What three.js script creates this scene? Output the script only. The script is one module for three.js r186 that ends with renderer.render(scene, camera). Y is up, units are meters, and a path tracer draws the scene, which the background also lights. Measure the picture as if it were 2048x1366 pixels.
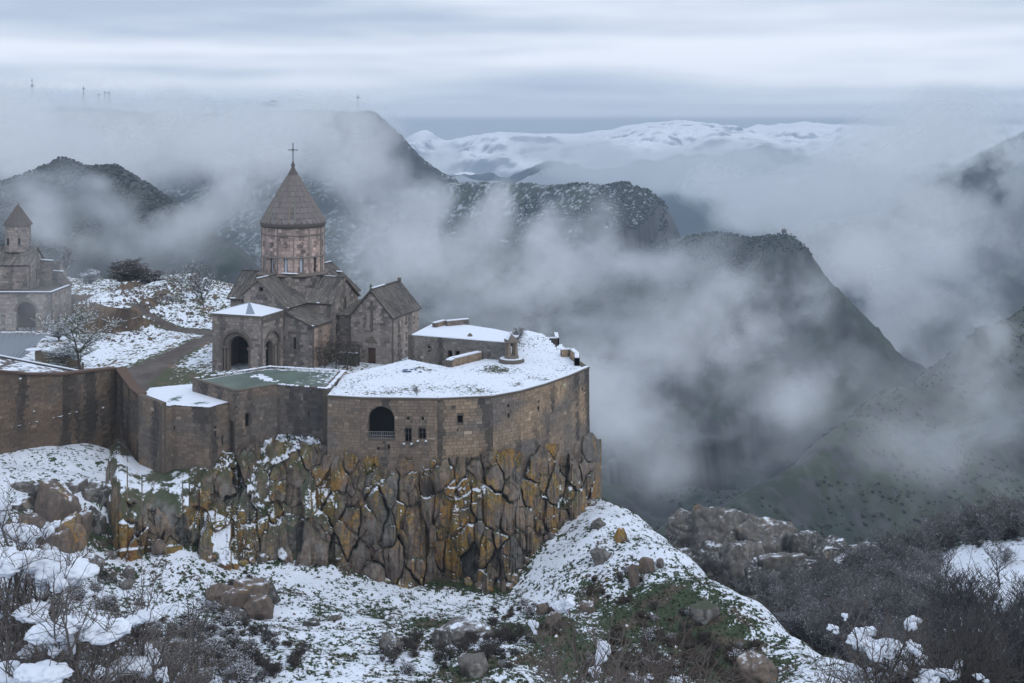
import * as THREE from 'three';
import { mergeGeometries, mergeVertices } from 'three/addons/utils/BufferGeometryUtils.js';

// ---------------------------------------------------------------- camera, sky, sun, haze, exposure
const scene = new THREE.Scene();
const F = 2400, HZ = 235;                                   // focal length and horizon row, in pixels of the 2048 x 1366 photograph
const camera = new THREE.PerspectiveCamera(2 * Math.atan(683 / F) * 180 / Math.PI, 2048 / 1366, 0.5, 60000);
camera.setViewOffset(2048, 1366, 0, 683 - HZ, 2048, 1366);   // level camera, lens shifted down: uprights stay upright
camera.position.set(0, 0, 0);
camera.lookAt(0, 0, -1);
const renderer = new THREE.WebGLRenderer({ antialias: true });
renderer.toneMapping = THREE.LinearToneMapping;
renderer.toneMappingExposure = 1.25;
renderer.shadowMap.enabled = true;
scene.fog = new THREE.FogExp2(new THREE.Color(0.66, 0.83, 1.0), 1.45e-4);

const V3 = THREE.Vector3;
function rng(seed) { let a = seed >>> 0; return () => { a = (a + 0x6d2b79f5) | 0; let t = Math.imul(a ^ (a >>> 15), 1 | a); t = (t + Math.imul(t ^ (t >>> 7), 61 | t)) ^ t; return ((t ^ (t >>> 14)) >>> 0) / 4294967296; }; }
const clamp = (x, a = 0, b = 1) => Math.min(b, Math.max(a, x));
const sstep = (a, b, x) => { const t = clamp((x - a) / (b - a)); return t * t * (3 - 2 * t); };
const mix = (a, b, t) => a + (b - a) * t;
const mix3 = (a, b, t) => [mix(a[0], b[0], t), mix(a[1], b[1], t), mix(a[2], b[2], t)];
// value noise, 2-D and 3-D
const PERM = new Uint8Array(512), VAL = new Float32Array(256);
{ const r = rng(77); const p = [...Array(256).keys()]; for (let i = 255; i > 0; i--) { const j = Math.floor(r() * (i + 1)); [p[i], p[j]] = [p[j], p[i]]; } for (let i = 0; i < 512; i++) PERM[i] = p[i & 255]; for (let i = 0; i < 256; i++) VAL[i] = r() * 2 - 1; }
function n2(x, y) {
  const xi = Math.floor(x), yi = Math.floor(y); let fx = x - xi, fy = y - yi; fx = fx * fx * (3 - 2 * fx); fy = fy * fy * (3 - 2 * fy);
  const X = xi & 255, Y = yi & 255, a = PERM[X] , b = PERM[(X + 1) & 255], Y1 = (Y + 1) & 255;
  const v00 = VAL[PERM[a + Y]], v10 = VAL[PERM[b + Y]], v01 = VAL[PERM[a + Y1]], v11 = VAL[PERM[b + Y1]];
  const p = v00 + (v10 - v00) * fx; return p + (v01 + (v11 - v01) * fx - p) * fy;
}
function n3(x, y, z) {
  const xi = Math.floor(x), yi = Math.floor(y), zi = Math.floor(z); let fx = x - xi, fy = y - yi, fz = z - zi;
  fx = fx * fx * (3 - 2 * fx); fy = fy * fy * (3 - 2 * fy); fz = fz * fz * (3 - 2 * fz);
  const X = xi & 255, X1 = (xi + 1) & 255, Y = yi & 255, Y1 = (yi + 1) & 255, Z = zi & 255, Z1 = (zi + 1) & 255;
  const a = PERM[X], b = PERM[X1], aa = PERM[a + Y], ab = PERM[a + Y1], ba = PERM[b + Y], bb = PERM[b + Y1];
  const l = (p, q, t) => p + (q - p) * t;
  return l(l(l(VAL[PERM[aa + Z]], VAL[PERM[ba + Z]], fx), l(VAL[PERM[ab + Z]], VAL[PERM[bb + Z]], fx), fy),
    l(l(VAL[PERM[aa + Z1]], VAL[PERM[ba + Z1]], fx), l(VAL[PERM[ab + Z1]], VAL[PERM[bb + Z1]], fx), fy), fz);
}
function fbm2(x, y, o = 4) { let s = 0, a = 0.5, n = 0; for (let i = 0; i < o; i++) { s += a * n2(x, y); n += a; x = x * 2.03 + 17.3; y = y * 2.03 - 9.1; a *= 0.5; } return s / n; }
function fbm3(x, y, z, o = 4) { let s = 0, a = 0.5, n = 0; for (let i = 0; i < o; i++) { s += a * n3(x, y, z); n += a; x = x * 2.03 + 17.3; y = y * 2.03 - 9.1; z = z * 2.03 + 4.7; a *= 0.5; } return s / n; }

// the overcast sky: level sheets of stratus, bluish between them
{
  const SW = 2048, SH = 1024, data = new Float32Array(SW * SH * 4);
  for (let j = 0; j < SH; j++) {
    const el = ((j + 0.5) / SH - 0.5) * Math.PI, e = el * 180 / Math.PI;
    for (let i = 0; i < SW; i++) {
      const az = (i / SW) * Math.PI * 2, cx = Math.cos(az), sz = Math.sin(az);
      const h = Math.max(el, 0.012), k = 1 / Math.tan(h + 0.03);           // distance on a cloud deck
      const X = cx * k, Z = sz * k;
      const e0 = e, eW = e + 0.55 * fbm3(cx * 3.1, sz * 3.1, e * .5, 3) + 0.22 * fbm3(cx * 11, sz * 11, e, 3);
      let v = 0.55 * fbm3(X * 0.35 + 3, Z * 0.35, 2.2, 4) + 0.45 * fbm3(cx * 2.2, sz * 2.2, eW * 0.9 + 8, 4) + 0.36 * fbm3(cx * 6 + e * .5, sz * 6, eW * 2.6, 5);
      v += 0.16 * sstep(1.0, 2.0, eW) * (1 - sstep(2.6, 3.8, eW)) + 0.1 * sstep(0.0, 0.3, e) * (1 - sstep(0.35, 0.75, e)) + 0.45 * (1 - sstep(0.2, 1.2, e)) - 0.03 * sstep(0.5, 0.8, e) * (1 - sstep(1.0, 1.5, e)) - 0.05 * sstep(3.6, 5.5, e) * (1 - sstep(6, 12, e));
      const t = clamp(0.52 + 1.4 * v);
      let c = mix3([0.41, 0.49, 0.62], [0.72, 0.77, 0.865], t);
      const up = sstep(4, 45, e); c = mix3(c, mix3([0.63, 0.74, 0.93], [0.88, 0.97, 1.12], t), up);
      if (e < 0) c = [0.36, 0.42, 0.50];
      const o = (j * SW + i) * 4; data[o] = c[0]; data[o + 1] = c[1]; data[o + 2] = c[2]; data[o + 3] = 1;
    }
  }
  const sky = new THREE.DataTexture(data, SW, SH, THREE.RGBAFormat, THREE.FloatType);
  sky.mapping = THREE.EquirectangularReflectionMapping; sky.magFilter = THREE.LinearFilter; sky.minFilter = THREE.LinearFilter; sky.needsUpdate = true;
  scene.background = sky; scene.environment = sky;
}
const sun = new THREE.DirectionalLight(new THREE.Color(1.0, 0.95, 0.88), 0.55);
sun.position.set(220, 260, 60); sun.target.position.set(-10, -45, -190); sun.castShadow = true; sun.shadow.radius = 40;
Object.assign(sun.shadow.camera, { left: -200, right: 200, top: 200, bottom: -200, near: 1, far: 900 }); sun.shadow.mapSize.set(2048, 2048);
scene.add(sun, sun.target);

// ---------------------------------------------------------------- helpers
const W = (px, py, d) => new V3((px - 1024) / F * d, -(py - HZ) / F * d, -d);      // a pixel of the photograph at a depth, as a point in metres
const G = (px, py, Y) => W(px, py, -Y * F / (py - HZ));                            // ... on a level plane
const used = new Set();
function numbered(n) { if (!used.has(n)) { used.add(n); return n; } let i = 1; while (used.has(`${n}_${String(i).padStart(3, '0')}`)) i++; n = `${n}_${String(i).padStart(3, '0')}`; used.add(n); return n; }
function tag(o, label, category, group, kind) { if (label) o.userData.label = label; if (category) o.userData.category = category; if (group) o.userData.group = group; if (kind) o.userData.kind = kind; o.castShadow = o.receiveShadow = true; return o; }
function thing(name, label, category, pos = [0, 0, 0], turn = 0, group, kind) { const o = new THREE.Group(); o.name = numbered(name); o.position.set(...pos); o.rotation.y = turn; scene.add(o); return tag(o, label, category, group, kind); }
function part(name, geo, mat, parent, kind) { const m = new THREE.Mesh(geo, mat); m.name = name; m.castShadow = m.receiveShadow = true; (parent ?? scene).add(m); if (kind) m.userData.kind = kind; return m; }
function single(name, geo, mat, label, category, group, kind) { const m = part(numbered(name), geo, mat); return tag(m, label, category, group, kind); }
function copy(o, label, pos, turn, scl) { const c = o.clone(); c.name = numbered(o.name.replace(/_\d{3}$/, '')); scene.add(c); if (pos) c.position.copy(pos); if (turn !== undefined) c.rotation.y = turn; if (scl) c.scale.setScalar(scl); if (label) c.userData.label = label; return c; }
function inst(name, geo, mat, list, parent, kind = 'stuff') {                       // list of {m: Matrix4, c: [r, g, b]}
  const im = new THREE.InstancedMesh(geo, mat, list.length); im.name = name; const col = new THREE.Color();
  list.forEach((e, i) => { im.setMatrixAt(i, e.m); if (e.c) im.setColorAt(i, col.setRGB(e.c[0], e.c[1], e.c[2])); });
  im.userData.kind = kind; im.castShadow = im.receiveShadow = true; (parent ?? scene).add(im); return im;
}
const M = (rgb, rough = 0.95, more = {}) => new THREE.MeshStandardMaterial({ color: new THREE.Color().setRGB(...rgb), roughness: rough, ...more });
const VC = (more = {}) => new THREE.MeshStandardMaterial({ vertexColors: true, roughness: 0.95, ...more });
function dataTex(w, h, fn, srgb = true) {                                          // fn(u, v) -> linear [r, g, b]
  const d = new Uint8Array(w * h * 4), enc = new Uint8Array(4097);
  for (let i = 0; i <= 4096; i++) { const x = i / 4096; enc[i] = Math.round(255 * (srgb ? (x <= 0.0031308 ? 12.92 * x : 1.055 * Math.pow(x, 1 / 2.4) - 0.055) : x)); }
  for (let j = 0; j < h; j++) for (let i = 0; i < w; i++) { const c = fn((i + 0.5) / w, (j + 0.5) / h), o = (j * w + i) * 4; for (let k = 0; k < 3; k++) d[o + k] = enc[(clamp(c[k]) * 4096) | 0]; d[o + 3] = 255; }
  const t = new THREE.DataTexture(d, w, h, THREE.RGBAFormat, THREE.UnsignedByteType); if (srgb) t.colorSpace = THREE.SRGBColorSpace;
  t.magFilter = THREE.LinearFilter; t.minFilter = THREE.LinearFilter; t.wrapS = t.wrapT = THREE.ClampToEdgeWrapping; t.needsUpdate = true; return t;
}
function gridMesh(x0, x1, d0, d1, nx, nd, hf, uvf, keep) {                         // a sheet over x and depth; hf(x, d) is its height
  const pos = [], uv = [], idx = [], map = new Int32Array((nx + 1) * (nd + 1)).fill(-1);
  for (let j = 0; j <= nd; j++) for (let i = 0; i <= nx; i++) {
    const x = mix(x0, x1, i / nx), d = mix(d0, d1, j / nd); map[j * (nx + 1) + i] = pos.length / 3; pos.push(x, hf(x, d), -d);
    const q = uvf ? uvf(x, d) : [i / nx, j / nd]; uv.push(q[0], q[1]);
  }
  for (let j = 0; j < nd; j++) for (let i = 0; i < nx; i++) {
    const xm = mix(x0, x1, (i + 0.5) / nx), dm = mix(d0, d1, (j + 0.5) / nd); if (keep && !keep(xm, dm)) continue;
    const a = j * (nx + 1) + i, b = a + 1, c = a + nx + 1, e = c + 1; idx.push(a, b, e, a, e, c);
  }
  const g = new THREE.BufferGeometry(); g.setAttribute('position', new THREE.Float32BufferAttribute(pos, 3)); g.setAttribute('uv', new THREE.Float32BufferAttribute(uv, 2)); g.setIndex(idx); g.computeVertexNormals(); return g;
}
function polyIn(poly, x, y) { let c = false; for (let i = 0, j = poly.length - 1; i < poly.length; j = i++) { const [xi, yi] = poly[i], [xj, yj] = poly[j]; if ((yi > y) !== (yj > y) && x < (xj - xi) * (y - yi) / (yj - yi) + xi) c = !c; } return c; }
const SNOW = [0.70, 0.735, 0.80];
// ---------------------------------------------------------------- far land: hills, gorge, snowy mountains
const ridge = (pts, sn, sf, cliff = 0, gully = 1) => ({ pts: pts.map(([px, py, d]) => { const p = W(px, py, d); return [p.x, d, p.y]; }), sn, sf, cliff, gully });
const RIDGES = [
  ridge([[-700, 190, 2500], [0, 205, 2250], [300, 222, 2100], [500, 226, 1980], [640, 216, 1900], [750, 222, 1840], [800, 262, 1820], [842, 312, 1800], [892, 349, 1780], [935, 366, 1760]], 0.34, 0.8, 90),
  ridge([[700, 400, 1700], [900, 362, 1690], [1030, 366, 1660], [1150, 368, 1610], [1255, 366, 1560], [1300, 380, 1550], [1328, 405, 1545], [1345, 440, 1535], [1362, 475, 1525]], 0.2, 1.1, 30),
  ridge([[1340, 475, 1400], [1440, 465, 1310], [1500, 465, 1260], [1580, 462, 1200], [1618, 498, 1185], [1655, 548, 1165], [1695, 592, 1140], [1745, 642, 1120], [1800, 700, 1090]], 0.24, 1.3, 30),
  ridge([[-400, 440, 1150], [0, 374, 1060], [60, 346, 1040], [120, 323, 1025], [170, 338, 1010], [230, 334, 980], [290, 366, 950], [360, 425, 910], [450, 490, 860], [560, 600, 800]], 0.5, 0.6, 15),
  ridge([[2500, 420, 1000], [2300, 520, 900], [2150, 580, 830], [2048, 636, 780], [1960, 688, 740], [1880, 742, 700], [1780, 826, 650], [1650, 915, 600], [1500, 1000, 555], [1380, 1060, 520], [1250, 1130, 480]], 0.3, 0.75, 10),
  ridge([[1290, 410, 4000], [1360, 392, 3800], [1440, 396, 3600], [1530, 370, 3300], [1680, 325, 3000], [1870, 352, 2700], [1960, 305, 2550], [2048, 262, 2450], [2400, 150, 2400]], 1.0, 0.7, 20),
  ridge([[860, 318, 5200], [900, 295, 5150], [960, 292, 5100], [1010, 300, 5050], [1060, 320, 5000]], 0.3, 0.4, 0),
  ridge([[2300, 430, 2000], [2048, 520, 1900], [1960, 560, 1800], [1860, 600, 1700], [1780, 640, 1650], [1740, 690, 1600]], 0.9, 0.6, 0),
];
function farH(x, d) {
  let best = -420, r0 = 300;
  for (const R of RIDGES) {
    const P = R.pts; let hB = -1e9, rB = 1e9;
    for (let i = 0; i < P.length - 1; i++) {
      const [ax, ad, ay] = P[i], [bx, bd, by] = P[i + 1], ux = bx - ax, ud = bd - ad, t = clamp(((x - ax) * ux + (d - ad) * ud) / (ux * ux + ud * ud));
      const qx = ax + ux * t, qd = ad + ud * t, r = Math.hypot(x - qx, d - qd);
      if (r >= rB) continue;
      let s = mix(R.sf, R.sn, sstep(-0.25, 0.25, (qd - d) / (r + 1)));
      if (i === P.length - 2 && t === 1 && x > qx && R.cliff) s = Math.max(s, R.sf * sstep(-0.95, -0.5, -(qd - d) / (r + 1)));
      hB = mix(ay, by, t) - R.cliff * (1 - Math.exp(-r * r / 1600)) - s * r; rB = r;
    }
    if (hB > best) { best = hB; r0 = rB; }
  }
  const k = sstep(5, 160, r0);
  let g = fbm2(x * 0.006, d * 0.006, 5); g = 1 - Math.abs(g) * 2.2;
  return best + k * (g - 0.55) * 34 + fbm2(x * 0.03, d * 0.03, 3) * (3 + 5 * k) + (d < 900 && x > 0 ? fbm2(x * 0.011 + 5, d * 0.011, 3) * 22 : fbm2(x * 0.016 + 5, d * 0.016, 3) * 6);
}
const FX0 = -1500, FX1 = 1700, FD0 = 300, FD1 = 3100;
const farGeo = gridMesh(FX0, FX1, FD0, FD1, 480, 420, (x, d) => farH(x, d) - 60 * (1 - sstep(300, 380, d)), (x, d) => [(x - FX0) / (FX1 - FX0), (d - FD0) / (FD1 - FD0)]);
const farNormal = farGeo.attributes.normal, heightAt = (u, v) => farGeo.attributes.position.getY(Math.min(420, Math.round(v * 420)) * 481 + Math.min(480, Math.round(u * 480))), slopeAt = (u, v) => farNormal.getY(Math.min(420, Math.round(v * 420)) * 481 + Math.min(480, Math.round(u * 480)));
function farCol(u, v) {
  const x = mix(FX0, FX1, u), d = mix(FD0, FD1, v), ny = slopeAt(u, v);
  const a = fbm2(x * 0.02, d * 0.02, 4), b = fbm2(x * 0.12, d * 0.12, 3), c = n2(x * 0.33, d * 0.33);
  let col = mix3([0.022, 0.032, 0.026], [0.044, 0.056, 0.036], clamp(0.5 + a * 1.3));          // wet meadow and scrub
  col = mix3(col, [0.046, 0.045, 0.047], sstep(0.0, 0.4, b + 0.3 * c));                        // bare bushes
  const hh = heightAt(u, v) + 6 * a, stra = n2(hh * .07, x * .004) * .5 + n2(x * .09, hh * .012) * .6 + c * .3;  col = mix3(col, [0.066, 0.066, 0.068].map((k) => k * (1 + .9 * stra)), sstep(0.80, 0.60, ny + 0.2 * b + .15 * stra));                     // rock where steep
  const shoulder = sstep(1300, 1480, d) * sstep(-500, -80, x) * (1 - sstep(430, 520, x));
  const sn = sstep(0.16, 0.34, n2(x * 0.17, d * 0.17) * 0.35 + c * 0.4 + n2(x * 0.71, d * 0.71) * 0.35 + 0.2 * a) * mix(0.03, 0.5, Math.max(shoulder, 0.7 * sstep(950, 1050, d) * (1 - sstep(-250, -100, x)), 0.35 * sstep(2200, 2600, d))) * sstep(0.62, 0.8, ny);
  return mix3(col, [0.6, 0.64, 0.7], sn);
}
single('hills', farGeo, new THREE.MeshStandardMaterial({ map: dataTex(2048, 2048, farCol), roughness: 1 }), 'dark hillsides and cliffs of the gorge fading into mist', 'hills', null, 'structure');
// the land that carries everything to the horizon
single('ground', gridMesh(-5200, 5200, -300, 8600, 40, 40, (x, d) => -520 + (d < 400 ? -60 : 0)), M([0.07, 0.085, 0.075]), 'valley ground far below the cliff, lost in mist', 'ground', null, 'structure');
// snow mountains across the valley
{
  const RP = [[780, 290, 0], [850, 262, 1], [890, 280, 0], [1000, 264, 1], [1080, 266, 1], [1150, 268, 0], [1210, 258, 1], [1270, 246, 1], [1350, 241, 1.2], [1420, 246, 1.2], [1470, 256, .8], [1530, 249, 1], [1600, 243, 1], [1680, 250, .8], [1760, 252, 1], [1900, 250, 1], [2100, 250, 1]];
  const DM = 7000, ry = (px) => { for (let i = 0; i < RP.length - 1; i++) if (px <= RP[i + 1][0]) { const t = clamp((px - RP[i][0]) / (RP[i + 1][0] - RP[i][0])), s = t * t * (3 - 2 * t); return mix(RP[i][1], RP[i + 1][1], s); } return 240; };
  const h = (x, d) => {
    const px = 1024 + x / DM * F, top = -(ry(px) - HZ) / F * DM, r = DM - d, n = 1 - 2.4 * Math.abs(fbm2(x * 0.0026, d * 0.0026, 6)), n1 = 1 - 2.4 * Math.abs(fbm2(x * 0.008, d * 0.008, 5));
    const s = r > 0 ? 0.105 : 0.3; return Math.max(-560, top - Math.abs(r) * s * (0.75 + 0.5 * fbm2(x * 0.0007, 5, 3)) + (n - 0.6) * 62 * (.12 + sstep(0, 700, Math.abs(r))) + (n1 - .6) * 11);
  };
  const g = gridMesh(-1000, 4000, 4800, 7800, 340, 200, h), p = g.attributes.position, nn = g.attributes.normal, col = [];
  for (let i = 0; i < p.count; i++) {
    const x = p.getX(i), y = p.getY(i), d = -p.getZ(i), k = fbm2(x * 0.0035, d * 0.0035, 4);
    const t = sstep(-300, -180, y + 110 * k) * sstep(0.70, 0.90, nn.getY(i) + 0.09 * k + 0.05 * n2(x * .02, d * .02));
    const c = mix3([0.20, 0.235, 0.28], [0.9, 0.9, 0.92], t); col.push(...c);
  }
  g.setAttribute('color', new THREE.Float32BufferAttribute(col, 3));
  single('snowy_mountains', g, VC(), 'snow covered mountain range on the far side of the valley', 'mountains', null, 'structure');
}

// ---------------------------------------------------------------- mist and low cloud: one field of soft billows, sampled on curved layers a few tens of metres apart
// each billow: pixel, depth, half width, half height (pixels), depth half length (m), thickness
const BIL = [];
const B = (px, py, d, rx, ry, rz, k) => { const c = W(px, py, d); BIL.push({ x: c.x, y: c.y, z: -d, rx: rx / F * d, ry: ry / F * d, rz, k }); };
// cloud over the plateau on the left
for (const a of [[-120, 232, 200, 66, 1.5], [60, 232, 150, 56, 1.5], [200, 242, 140, 46, 1.5], [430, 258, 120, 36, 1.1], [330, 276, 150, 52, 1.4], [470, 270, 110, 42, 1.2], [405, 246, 90, 36, 1.0], [590, 266, 100, 38, 1.1], [672, 268, 60, 48, .9], [715, 300, 34, 44, .7], [60, 296, 150, 30, .8], [250, 310, 150, 26, .4], [420, 315, 110, 30, .4], [690, 345, 60, 34, .6]]) B(a[0], a[1], 1560, a[2], a[3], 200, a[4]);
for (const a of [[822, 398, 66, 34, .8], [760, 350, 40, 28, .5], [880, 428, 34, 42, .6], [650, 325, 60, 30, .4], [740, 430, 60, 30, .4]]) B(a[0], a[1], 1450, a[2], a[3], 120, a[4]);
// left wisps in front of the dark bumps
for (const a of [[225, 415, 55, 24, .4], [330, 455, 70, 40, .45], [440, 410, 70, 44, .5], [490, 350, 50, 30, .4], [345, 400, 50, 24, .35], [240, 508, 30, 28, .5], [100, 440, 40, 34, .3], [200, 345, 22, 22, .35], [420, 500, 70, 30, .3], [170, 480, 40, 34, .3], [30, 345, 40, 16, .3], [520, 300, 60, 30, .3]]) B(a[0], a[1], 850, a[2], a[3], 110, a[4]);
// wisps rising in front of the shoulder
for (const a of [[1000, 392, 26, 34, .55], [985, 440, 50, 40, .45], [1115, 440, 28, 50, .7], [1130, 500, 55, 40, .7], [1195, 445, 26, 46, .5], [1190, 510, 35, 32, .4], [1060, 520, 80, 34, .65], [900, 500, 110, 50, .5], [760, 470, 80, 60, .35], [1330, 530, 90, 22, .25], [1240, 515, 26, 22, .5]]) B(a[0], a[1], 1130, a[2], a[3], 120, a[4]);
for (const a of [[1400, 470, 40, 30, .85], [1440, 496, 40, 20, .6], [1345, 440, 18, 40, .35]]) B(a[0], a[1], 1270, a[2], a[3], 60, a[4]);
// veil over the valley
for (const a of [[960, 590, 150, 46, .26], [1130, 610, 90, 40, .34], [1250, 690, 130, 60, .25], [1450, 570, 90, 26, .2], [1490, 540, 50, 34, .2], [1380, 620, 100, 34, .2], [1060, 720, 150, 66, .26], [880, 680, 110, 70, .25], [700, 560, 120, 90, .3]]) B(a[0], a[1], 880, a[2], a[3], 130, a[4]);
for (const a of [[1290, 812, 80, 50, .42], [1240, 850, 70, 40, .3], [1390, 868, 60, 30, .3], [1180, 760, 100, 50, .26], [1500, 800, 120, 50, .2], [1650, 720, 160, 50, .2], [1850, 880, 150, 70, .22], [1700, 930, 140, 40, .18], [1980, 800, 90, 60, .2]]) B(a[0], a[1], 560, a[2], a[3], 90, a[4]);
for (const a of [[140, 385, 240, 90, .28], [430, 480, 260, 80, .16]]) B(a[0], a[1], 860, a[2], a[3], 90, a[4]);
for (const a of [[2000, 640, 130, 44, .8], [1880, 700, 110, 40, .7], [1780, 760, 100, 40, .5], [2060, 720, 110, 60, .4], [1680, 850, 130, 44, .6], [1540, 940, 130, 50, .45]]) B(a[0], a[1], 690, a[2], a[3], 70, a[4]);
for (const a of [[1500, 730, 200, 100, .5], [1620, 830, 200, 70, .5], [1400, 850, 160, 80, .4], [1690, 650, 60, 50, .6]]) B(a[0], a[1], 950, a[2], a[3], 120, a[4]);
for (const a of [[900, 620, 420, 120, .17], [1250, 600, 380, 150, .12], [1500, 700, 300, 140, .1], [760, 520, 200, 100, .14], [300, 560, 300, 60, .2]]) B(a[0], a[1], 900, a[2], a[3], 160, a[4]);
for (const a of [[1300, 860, 420, 130, .14], [1800, 900, 300, 120, .1]]) B(a[0], a[1], 520, a[2], a[3], 120, a[4]);
for (const a of [[20, 520, 150, 120, .42], [80, 640, 130, 60, .3], [200, 600, 120, 50, .15]]) B(a[0], a[1], 238, a[2], a[3], 30, a[4]);
// the bank on the right
for (const a of [[1960, 285, 150, 66, 1.7], [2080, 250, 120, 60, 1.5], [1850, 300, 130, 54, 1.6], [1760, 290, 90, 40, 1.3], [1690, 345, 90, 55, 1.5], [1600, 380, 90, 45, 1.4], [1520, 425, 80, 38, 1.4], [1430, 370, 50, 28, 1.0], [1490, 355, 50, 28, .8], [1760, 400, 130, 60, 1.5], [1640, 440, 100, 40, 1.3], [1740, 480, 90, 55, 1.3], [2000, 380, 60, 60, .6], [1900, 390, 60, 40, .5]]) B(a[0], a[1], 2250, a[2], a[3], 220, a[4]);
for (const a of [[1700, 520, 65, 60, 1.2], [1725, 585, 40, 60, .95], [1775, 535, 60, 50, .8], [1840, 470, 80, 40, .6], [1960, 450, 90, 40, .45], [1830, 560, 50, 30, .3], [1940, 590, 60, 30, .35], [2040, 500, 50, 40, .3], [1760, 640, 50, 24, .5], [1800, 700, 110, 30, .3], [1930, 540, 80, 40, .35]]) B(a[0], a[1], 1480, a[2], a[3], 180, a[4]);
// cloud lying in the far valley
for (const a of [[1050, 330, 240, 30, 1.2], [1250, 335, 200, 32, 1.2], [1430, 330, 160, 34, 1.2], [900, 335, 120, 24, .9], [1150, 305, 220, 13, .9], [1400, 308, 200, 13, .7], [1600, 310, 120, 22, .8], [880, 270, 120, 16, .35]]) B(a[0], a[1], 4300, a[2], a[3], 500, a[4]);
for (const a of [[1000, 283, 160, 12, .5], [1250, 292, 260, 9, .5], [1580, 285, 160, 14, .5], [840, 290, 80, 22, .6], [700, 260, 140, 20, .5], [1740, 262, 80, 14, .8]]) B(a[0], a[1], 6000, a[2], a[3], 600, a[4]);

const LAYERS = [ // depth, noise size (m), pixel box of the layer, label
  [238, 26, [-100, 400, 380, 720]], [480, 46, [1000, 2150, 560, 1060]], [560, 46, [950, 2150, 560, 1060]], [650, 46, [900, 2150, 540, 1040]], [740, 60, [-80, 1700, 320, 900]], [820, 60, [-80, 1700, 300, 900]], [910, 60, [-80, 1700, 280, 900]],
  [1030, 60, [640, 1700, 330, 820]], [1130, 60, [640, 1700, 330, 760]], [1235, 60, [640, 2150, 330, 760]], [1360, 100, [-100, 2150, 180, 780]], [1480, 100, [-100, 2150, 150, 780]], [1600, 100, [-100, 2150, 140, 760]], [1760, 100, [-100, 1000, 130, 420]],
  [2080, 125, [1340, 2170, 150, 620]], [2260, 125, [1340, 2170, 150, 620]], [2430, 125, [1340, 2170, 150, 600]], [4300, 420, [640, 1800, 235, 400]], [6000, 700, [600, 1850, 225, 330]]];
const CLOUDS = [], CR = {};
function cloudRoot(D) {
  const k = D < 300 ? 5 : D < 700 ? 0 : D < 1300 ? 1 : D < 1900 ? 2 : D < 3000 ? 3 : 4;
  return CR[k] ??= thing("cloud_bank", ["thin mist drifting over the green gorge below the bastion", "wisps of mist rising in front of the dark ridge behind the church", "thick cloud rolling over the flat topped plateau", "bright cloud bank filling the right side of the gorge", "flat layer of cloud lying in the far valley below the snowy mountains", "faint haze in front of the small domed chapel on the left"][k], "cloud", [0, 0, 0], 0, null, "stuff");
}
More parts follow.
